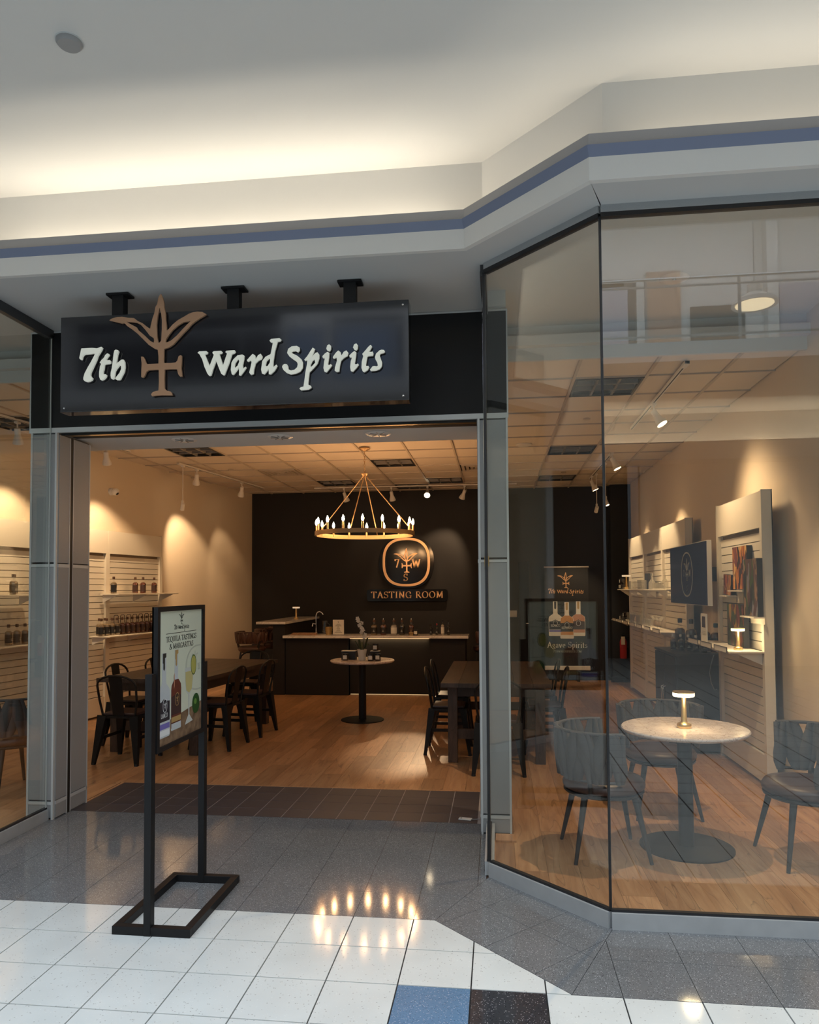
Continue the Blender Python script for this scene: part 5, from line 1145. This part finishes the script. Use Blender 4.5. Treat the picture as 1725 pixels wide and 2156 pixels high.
# ================================================================ BOTTLES
def bottle(kind, h=.225, r=.036, lab='label', stop='stopper'):
    t = thing('bottle', 'x', 'bottle'); k = h/.225
    MB().lathe([(.0,.004*k),(r*.95,.004*k),(r,.010*k),(r,.125*k),(r*.92,.140*k),(r*.5,.152*k),(.0,.153*k)], n=20).build('spirit', M[kind], t, 40)
    MB().lathe([(.0,0),(r*.96,0),(r*1.01,.006*k),(r*1.01,.128*k),(r*.9,.146*k),(r*.42,.160*k),(r*.36,.17*k),(r*.36,.195*k),(.0,.195*k)], n=20).build('glass', M['clear'], t, 40)
    MB().lathe([(.0,.190*k),(r*.42,.190*k),(r*.46,.198*k),(r*.46,.222*k),(.0,.225*k)], n=14).build('stopper', M[stop], t, 40)
    MB().lathe([(r*1.018,.026*k),(r*1.02,.026*k),(r*1.02,.114*k),(r*1.018,.114*k)], n=20).build('label', M[lab], t, 40)
    pr = MB()
    for z, w_ in ((.050,.030),(.060,.022),(.072,.018)): pr.bx(-w_/2,w_/2,-r*1.05,-r*1.02,z*k,(z+.003)*k)
    pr.build('label_print', M['goldp'] if lab == 'blabel' else M['paper'], t)
    return t
M['blabel'] = mat('brown_label', (.05,.022,.018), .5)
ORD = ['first','second','third','fourth','fifth','sixth','seventh','eighth','ninth','tenth','eleventh','twelfth']
pale = bottle('pale'); amb = bottle('amber', lab='blabel'); used = set()
def put(proto, loc, rz, label, group=None):
    if proto.name not in used:
        used.add(proto.name); proto.location = loc; proto.rotation_euler = (0,0,rz); proto['label'] = label
        if group: proto['group'] = group
        return proto
    return dup(proto, loc, rz, label, group)
g = 'bottles on the left wall shelves'
for k in range(4): put(pale, lwp(5.13+k*.105,.235,1.065), th+PI/2+.2, 'black labelled bottle, %s from the door jamb on the lower left shelf'%ORD[k], g)
for k in range(2): put(pale, lwp(5.20+k*.11,.15,1.065), th+PI/2+.2, ('black labelled bottle behind the first ones beside the door jamb','black labelled bottle in the back row, one from the jamb')[k], g)
for k in range(10): put(amb, lwp(5.56+k*.108,.225,1.065), th+PI/2+.2, 'brown labelled amber bottle, %s in the row on the left lower shelf'%ORD[k], g)
for (y,d), lb in (((5.87,.20),'amber bottle in front of its twin on the upper left shelf'),((5.93,.28),'amber bottle overlapping its neighbour on the upper left shelf'),((6.26,.23),'amber bottle standing alone at the right on the upper left shelf')):
    put(amb, lwp(y,d,1.600), th+PI/2+.2, lb, g)
put(pale, lwp(5.36,.24,1.600), th+PI/2+.2, 'black labelled bottle half hidden by the door jamb on the upper left shelf', g)
for (y,d), lb in (((3.70,.24),'bottle on the upper shelf seen through the left window'),((3.62,.30),'bottle tucked against another on the upper shelf behind the left window')): put(pale, lwp(y,d,1.600), th+PI/2, lb, g)
for k in range(4): put(pale, lwp(3.62+k*.115,.25,1.065), th+PI/2+.2, 'black labelled bottle, %s from the left on the lower shelf behind the left window'%ORD[k], g)
def jar(loc, rz, label, group=None):
    t = thing('candle_jar', label, 'candle', loc, rz, group)
    MB().lathe([(.0,0),(.036,0),(.038,.004),(.038,.078),(.0,.078)], n=20).build('jar', M['dkbottle'], t, 40)
    MB().lathe([(.0,.078),(.038,.078),(.038,.086),(.0,.087)], n=20).build('lid', M['gasket'], t, 40)
    MB().bx(-.024,.024,-.0405,-.038,.018,.066).build('paper_label', M['paper'], t); return t
jar(lwp(6.13,.33,1.065), th+PI/2, 'dark candle jar with a white band in front of the amber bottle row', 'candle jars')
t = thing('wire_rack', 'dark wire risers behind the amber bottles on the left lower shelf', 'rack', lwp(5.55,.14,1.065), th)
for k in range(8):
    y = k*.135; MB().tube([(0,y-.045,0),(0,y-.045,.235),(0,y-.03,.25),(0,y+.03,.25),(0,y+.045,.235),(0,y+.045,0)], .0042, 6).build('hoop', M['black_metal'], t, 60)
    MB().tube([(0,y+.045,.002),(0,y+.09,.002)], .003, 5).build('foot_wire', M['black_metal'], t)
# bar bottles with pour spouts
def spout(t, h, r):
    MB().lathe([(.0,h*.86),(r*.40,h*.86),(r*.42,h*.90),(r*.15,h*.98),(r*.12,h*1.12),(.0,h*1.12)], n=12).build('pour_spout', M['chrome'], t, 40)
xs = (.045,.19,.355,.48,.625); kinds = ('pale','amber','clearsp','dkbottle','amber'); labs = ('label','label','paper','label','blabel')
names = ('dark labelled','amber, black labelled','pale labelled','slim dark','brown labelled')
for i, (x, kd, lb) in enumerate(zip(xs, kinds, labs)):
    b_ = bottle(kd, .235, .048 if i in (0,1,2) else .042, lb); spout(b_, .235, .045); b_.location = (x,7.62,.9265)
    b_['label'] = '%s bar bottle with pour spout, %s of five on the counter'%(names[i], ('leftmost','second','middle','fourth','rightmost')[i]); b_['group'] = 'bar bottles with pour spouts'
for i, (x, r, h, kd, st, lb) in enumerate(((.93,.022,.17,'dkbottle','gasket','small dark bottle at the right end of the bar counter'),(1.02,.022,.18,'dkbottle','red','small bottle with a red wax neck on the bar counter'),(1.11,.026,.24,'clearsp','gasket','white labelled bottle with a tall black spout on the bar counter'),(1.20,.022,.23,'dkbottle','gasket','slim dark bottle rightmost on the bar counter'))):
    b_ = bottle(kd, h, r, 'paper' if i == 2 else 'label', st); b_.location = (x,7.64,.9265); b_['label'] = lb; b_['group'] = 'small bottles at the end of the bar'
jar((.70,7.58,.9265), 0, 'dark candle jar with a white label right of the bar bottles', 'candle jars')
t = thing('matchbox', 'small lit votive cup beside the candle jar on the bar', 'votive', (.635,7.53,.9265))
MB().lathe([(.0,0),(.03,0),(.033,.05),(.029,.05),(.026,.006),(0,.006)], n=16).build('cup', M['brass'], t, 40); MB().lathe([(.0,.03),(.02,.03),(.0,.04)], n=12).build('wax', M['shade'], t, 40)
t.name = 'votive_cup'
# round table: orchid, candles
t = thing('potted_orchid', 'white orchid in a white ribbed pot on the centre table', 'plant', (.265,5.40,.753))
MB().lathe([(.0,0),(.042,0),(.060,.13),(.062,.135),(.056,.135),(.05,.11),(.0,.11)], n=24).build('pot', M['paper'], t, 40)
for k in range(5):
    a = k*1.35+.4; L = .12; MB().tube([(0,0,.11),(.05*math.cos(a),.05*math.sin(a),.17),(.085*math.cos(a),.085*math.sin(a),.20+.02*k),(L*math.cos(a),L*math.sin(a),.17+.03*k)], [.004,.018,.016,.003], 6, flat=.3).build('leaf', M['leaf'], t, 60)
st = [(0,0,.11),(.02,0,.25),(.025,0,.38),(-.005,0,.46),(-.05,-.01,.50)]
MB().tube(st, .003, 6).build('flower_stem', M['leaf'], t, 60)
for k in range(9):
    f = k/8; p = V3(.03-.075*f+.02*math.sin(k*2.3), -.02*math.cos(k*1.7), .29+.23*f); fl = MB()
    for j in range(5):
        a = j*2*PI/5+k; R = Matrix.Rotation(a,3,'Y'); tip = R @ V3(0,0,.030); side = R @ V3(.015,0,.016); s2 = R @ V3(-.015,0,.016)
        fl.add([p, p+side+V3(0,-.006,0), p+tip+V3(0,-.002,0), p+s2+V3(0,-.006,0)], [(0,1,2,3),(3,2,1,0)])
    fl.build('flower', M['petal'], t)
for i, (x0, x1, lb) in enumerate(((-.01,.17,'black display box with a pale lid left of the orchid pot'),(.36,.47,'black display box right of the orchid pot'))):
    t = thing('display_box', lb, 'box', ((x0+x1)/2,5.50,.753)); w_ = (x1-x0)/2
    MB().bx(-w_,w_,-.05,.05,0,.105).build('box_body', M['black_soft'], t); MB().bx(-w_-.002,w_+.002,-.052,.052,.105,.112).build('lid', M['paper'], t)
for (x,y,z), lb in (((.06,5.37,.753),'candle jar left of the orchid pot on the centre table'),((.385,5.33,.753),'candle jar just right of the orchid pot on the centre table'),((.47,5.37,.753),'candle jar farthest right on the centre table'),((.42,5.49,.866),'candle jar standing on top of the right display box')):
    jar((x,y,z), 0, lb, 'candle jars')

# ================================================================ RIGHT WALL DISPLAYS
def fx(X, y, z): return (X,y,z)
S1, S2 = 1.6155, 1.1155
for (x,y,z), lb in (((3.97,8.66,S1),'candle jar nearest the corner on the upper right shelf'),((3.97,8.55,S1),'candle jar second from the corner on the upper right shelf'),((3.97,8.61,S1+.088),'candle jar stacked on two others on the upper right shelf'),((3.95,8.50,S2),'candle jar on the lower right shelf near the corner'),((3.96,8.25,S2+.055),'candle jar on a riser on the lower right shelf')):
    jar((x,y,z), -PI/2, lb, 'candle jars')
t = thing('riser', 'thin dark riser tray on the lower right shelf near the corner', 'stand', (3.97,8.25,S2)); MB().bx(-.05,.05,-.12,.12,.045,.054).bx(-.04,-.03,-.1,.1,0,.045).bx(.03,.04,-.1,.1,0,.045).build('tray', M['black_metal'], t)
mushroom((3.99,8.32,S1), 'brass mushroom lamp on the upper right shelf beside the candle jars', False, 1.0)
mushroom((3.95,2.76,S2), 'lit brass mushroom lamp on the shelf under the paintings', True, .80)
def tumbler(loc, r, h, label, thick=.004, cat='glass', grp='clear glassware on the right wall shelves'):
    t = thing('tumbler', label, cat, loc, 0, grp); MB().lathe([(.0,0),(r*.9,0),(r,.01),(r,h),(r-thick,h),(r-thick,.014),(.0,.012)], n=20).build('bowl', M['glassware'], t, 40)
    MB().lathe([(r,h-.003),(r+.001,h-.001),(r,h),(r-.002,h-.001)], n=20).build('rim', M['glassware'], t, 40); return t
def block(loc, sx, sy, h, label):
    t = thing('glass_box', label, 'glass', loc, 0, 'clear glassware on the right wall shelves'); mb = MB()
    mb.bx(-sx,sx,-sy,-sy+.006,0,h).bx(-sx,sx,sy-.006,sy,0,h).bx(-sx,-sx+.006,-sy+.006,sy-.006,0,h).bx(sx-.006,sx,-sy+.006,sy-.006,0,h).bx(-sx+.006,sx-.006,-sy+.006,sy-.006,0,.012); mb.build('glass_walls', M['glassware'], t, bevel=.001)
    return t
block((4.0,7.85,S1), .045, .12, .12, 'clear glass box beside the brass lamp on the upper right shelf')
block((3.97,6.95,S1), .035, .16, .13, 'thick clear glass box in front of the dark gift box')
t = thing('gift_box', 'dark grey gift box standing on the upper right shelf', 'box', (4.04,6.85,S1)); MB().bx(-.03,.03,-.10,.10,0,.22).build('box_body', M['dkgrey'], t, bevel=.002)
for k in range(4): tumbler((3.99,6.20-k*.12,S1), .034, .085, 'clear tumbler, %s from the gift box on the upper right shelf'%ORD[k])
def decanter(loc, label, s=1.0):
    t = thing('decanter', label, 'decanter', loc, 0, 'clear glassware on the right wall shelves')
    MB().lathe([(.0,0),(.045*s,0),(.048*s,.01*s),(.048*s,.10*s),(.03*s,.13*s),(.015*s,.15*s),(.014*s,.19*s),(.020*s,.20*s),(.016*s,.20*s),(.011*s,.15*s),(.043*s,.10*s),(.043*s,.015*s),(0,.012*s)], n=20).build('body', M['glassware'], t, 40)
    MB().lathe([(.0,.19*s),(.011*s,.19*s),(.012*s,.205*s),(.022*s,.215*s),(.022*s,.24*s),(.0,.245*s)], n=14).build('stopper', M['glassware'], t, 40); return t
decanter((4.0,6.42,S1), 'clear glass decanter among the tumblers on the upper right shelf', .9)
decanter((4.0,5.66,S1), 'clear glass decanter nearest the screen on the upper right shelf', .9)
decanter((3.97,6.95,S2), 'clear glass decanter on the lower right shelf behind the glass corner', 1.0)
for k in range(3): block((3.96,7.75-k*.27,S2), .05, .10, .13+.02*(k==0), 'clear glass box, %s from the corner on the lower right shelf'%ORD[k])
for k in range(3): tumbler((3.96,6.68-k*.16,S2), .036, .10, 'clear tumbler, %s right of the lower decanter'%ORD[k])
for k in range(3):
    t = thing('cocktail_glass', 'stemmed cocktail glass, %s toward the screen on the lower right shelf'%ORD[k], 'glass', (3.94,6.05-k*.20,S2), 0, 'stemmed cocktail glasses')
    MB().lathe([(.0,0),(.036,0),(.034,.004),(.004,.012),(.004,.10),(.056,.165),(.053,.165),(.0,.106)], n=20).build('glass', M['glassware'], t, 40)
def tray_frame(loc, L, label):
    t = thing('price_holder', label, 'holder', loc, 0, 'black edged price holders on the right shelves')
    MB().bx(-.006,.0,-L/2,L/2,-.004,.0).bx(-.006,0,-L/2,-L/2+.008,-.045,0).bx(-.006,0,L/2-.008,L/2,-.045,0).build('frame', M['gasket'], t); MB().bx(-.004,-.001,-L/2+.008,L/2-.008,-.045,-.004).build('card', M['paper'], t)
for k in range(7): tray_frame((3.8465,8.65-k*.53,S2+.030), .38, 'price holder on the lower right shelf edge, %s from the corner'%ORD[k])
for k in range(3): tray_frame((3.8265,3.70-k*.44,S2+.030), .36, 'price holder on the shelf under the paintings, %s from the back'%ORD[k])
# screen
t = thing('wall_screen', 'dark blue wall screen showing the oval emblem', 'screen', (0,0,0))
MB().bx(3.932,3.975,3.56,5.03,1.462,2.088).build('casing', M['white_p'], t, label='pale casing')
MB().bx(3.926,3.932,3.565,5.025,1.468,2.082).build('screen_panel', M['navy'], t)
MB().bx(3.975,4.28,4.25,4.35,1.70,1.85).build('wall_arm', M['black_metal'], t)
fr = Frame((3.9258,4.30,1.775),(0,-1,0),(0,0,1))
flat('oval_print', [ring_poly(0,0,.235,.235,2.2,48), ring_poly(0,0,.215,.220,2.2,48)], fr, M['inkgrey'], t, .0006)
tree('emblem_print', fr, 0, .05, .24, M['inkgrey'], t, .0006)
for s_, x, y in (('7',-.115,-.02),('W',.12,-.02),('S',0,-.175)): text('letter_print', s_, fr, x, y, .065, M['inkgrey'], t, .0006, 0)
rebase(t, (4.28,4.3,1.775))
# paintings
for nm, m_, (y0,y1,z0,z1,x0), lb in (('A',PA,(2.925,3.31,1.62,2.0,4.105),'tall amber and brown street painting at the top of the slatwall'),('B',PB,(2.56,2.90,1.40,1.875,4.064),'large green garden painting at the near edge of the slatwall'),
    ('C',PC,(3.36,3.58,1.57,1.757,4.100),'smallest dark red painting hanging tilted at the far edge of the slatwall'),('D',PD,(2.90,3.35,1.117,1.49,4.06),'dusk coloured painting leaning on the shelf behind the lit lamp')):
    t = thing('painting', lb, 'painting', (x0+.005,(y0+y1)/2,z0), 0, 'canvas paintings on the near slatwall'); h = (y1-y0)/2
    MB().bx(-.022,.022,-h,h,0,z1-z0).build('canvas', M['gasket'], t); MB().bx(-.0235,-.022,-h+.001,h-.001,.001,z1-z0-.001).build('picture', m_, t)
    if nm == 'C': t.rotation_euler = (.06,0,0)
for y, z, w_ in ((3.115,1.60,.40),(2.72,1.385,.34),(3.46,1.552,.22)):
    t = thing('picture_ledge', 'narrow white ledge under the %s painting'%{3.115:'amber street',2.72:'green garden',3.46:'smallest red'}[y], 'ledge', (4.130 if y != 2.72 else 4.100,y,z)); MB().bx(-.09,0,-w_/2,w_/2,0,.012).build('board', M['slat'], t); MB().bx(-.004,0,-w_/2,w_/2,-.05,0).build('back_plate', M['slat'], t)
t = thing('info_card', 'upright white card with a dark photo on the shelf beside the paintings', 'card', (3.92,3.66,S2)); MB().bx(-.004,.004,-.10,.10,0,.27).build('card', M['paper'], t)
MB().bx(-.0055,-.004,-.055,.055,.14,.245).build('photo', M['lab2'], t); MB().bx(-.0055,-.004,-.06,.06,.10,.104).bx(-.0055,-.004,-.06,.06,.085,.088).bx(-.0055,-.004,-.06,.03,.07,.073).build('print_lines', M['inkgrey'], t)
# cabinet
t = thing('cabinet', 'black two door cabinet between the slatwalls with bottles on top', 'cabinet', (3.98,4.34,0))
MB().bx(-.27,.27,-.46,.46,.03,.955).build('body', M['black_soft'], t, bevel=.003); MB().bx(-.29,.27,-.475,.475,.955,.98).build('top', M['black_soft'], t, bevel=.003)
for s_ in (-1,1):
    d = MB().bx(-.288,-.271,.005*s_ if s_ > 0 else -.455,.455 if s_ > 0 else -.005,.06,.945).build('door', M['black_soft'], t, bevel=.002)
    MB().tube([(-.288,s_*.04,.46),(-.315,s_*.04,.47),(-.315,s_*.04,.60),(-.288,s_*.04,.61)], .007, 8).build('handle', M['chrome'], d, 60)
for s_ in (-1,1):
    for sy in (-1,1): MB().bx(sy*.24-.02,sy*.24+.02,s_*.42-.02,s_*.42+.02,0,.03).build('foot', M['gasket'], t)
for x, y, h, r, kd, st, lb in ((3.90,4.52,.33,.052,'dkbottle','gasket','tall dark bottle with a black cap, far left on the cabinet'),(3.96,4.30,.33,.052,'dkbottle','gasket','tall dark bottle with a black cap, second on the cabinet'),(4.08,4.22,.30,.050,'purple','teal','bottle with a teal cap left of its twin on the cabinet'),(4.13,4.03,.30,.050,'purple','teal','bottle with a teal cap nearest the slatwall on the cabinet')):
    b_ = bottle(kd, h, r, 'label', st); b_.location = (x,y,.9805); b_['label'] = lb
for k in range(5):
    b_ = bottle('dkbottle', .17, .030, 'label', 'paper'); b_.location = (3.80+k*.055,4.40-k*.085,.9805); b_['label'] = 'small dark bottle, %s in the front row on the cabinet'%ORD[k]; b_['rotation'] = 0; del b_['rotation']; b_['group'] = 'small bottles on the cabinet'
t = thing('power_cable', 'thin grey cable hanging between the cabinet and the slatwall', 'cable', (4.06,3.863,.9))
MB().tube([(0,0,.075),(-.03,0,-.02),(-.045,0,-.10),(-.03,0,-.20),(0,.0,-.27),(.02,0,-.26)], .004, 6).build('cord', M['panel'], t, 60)
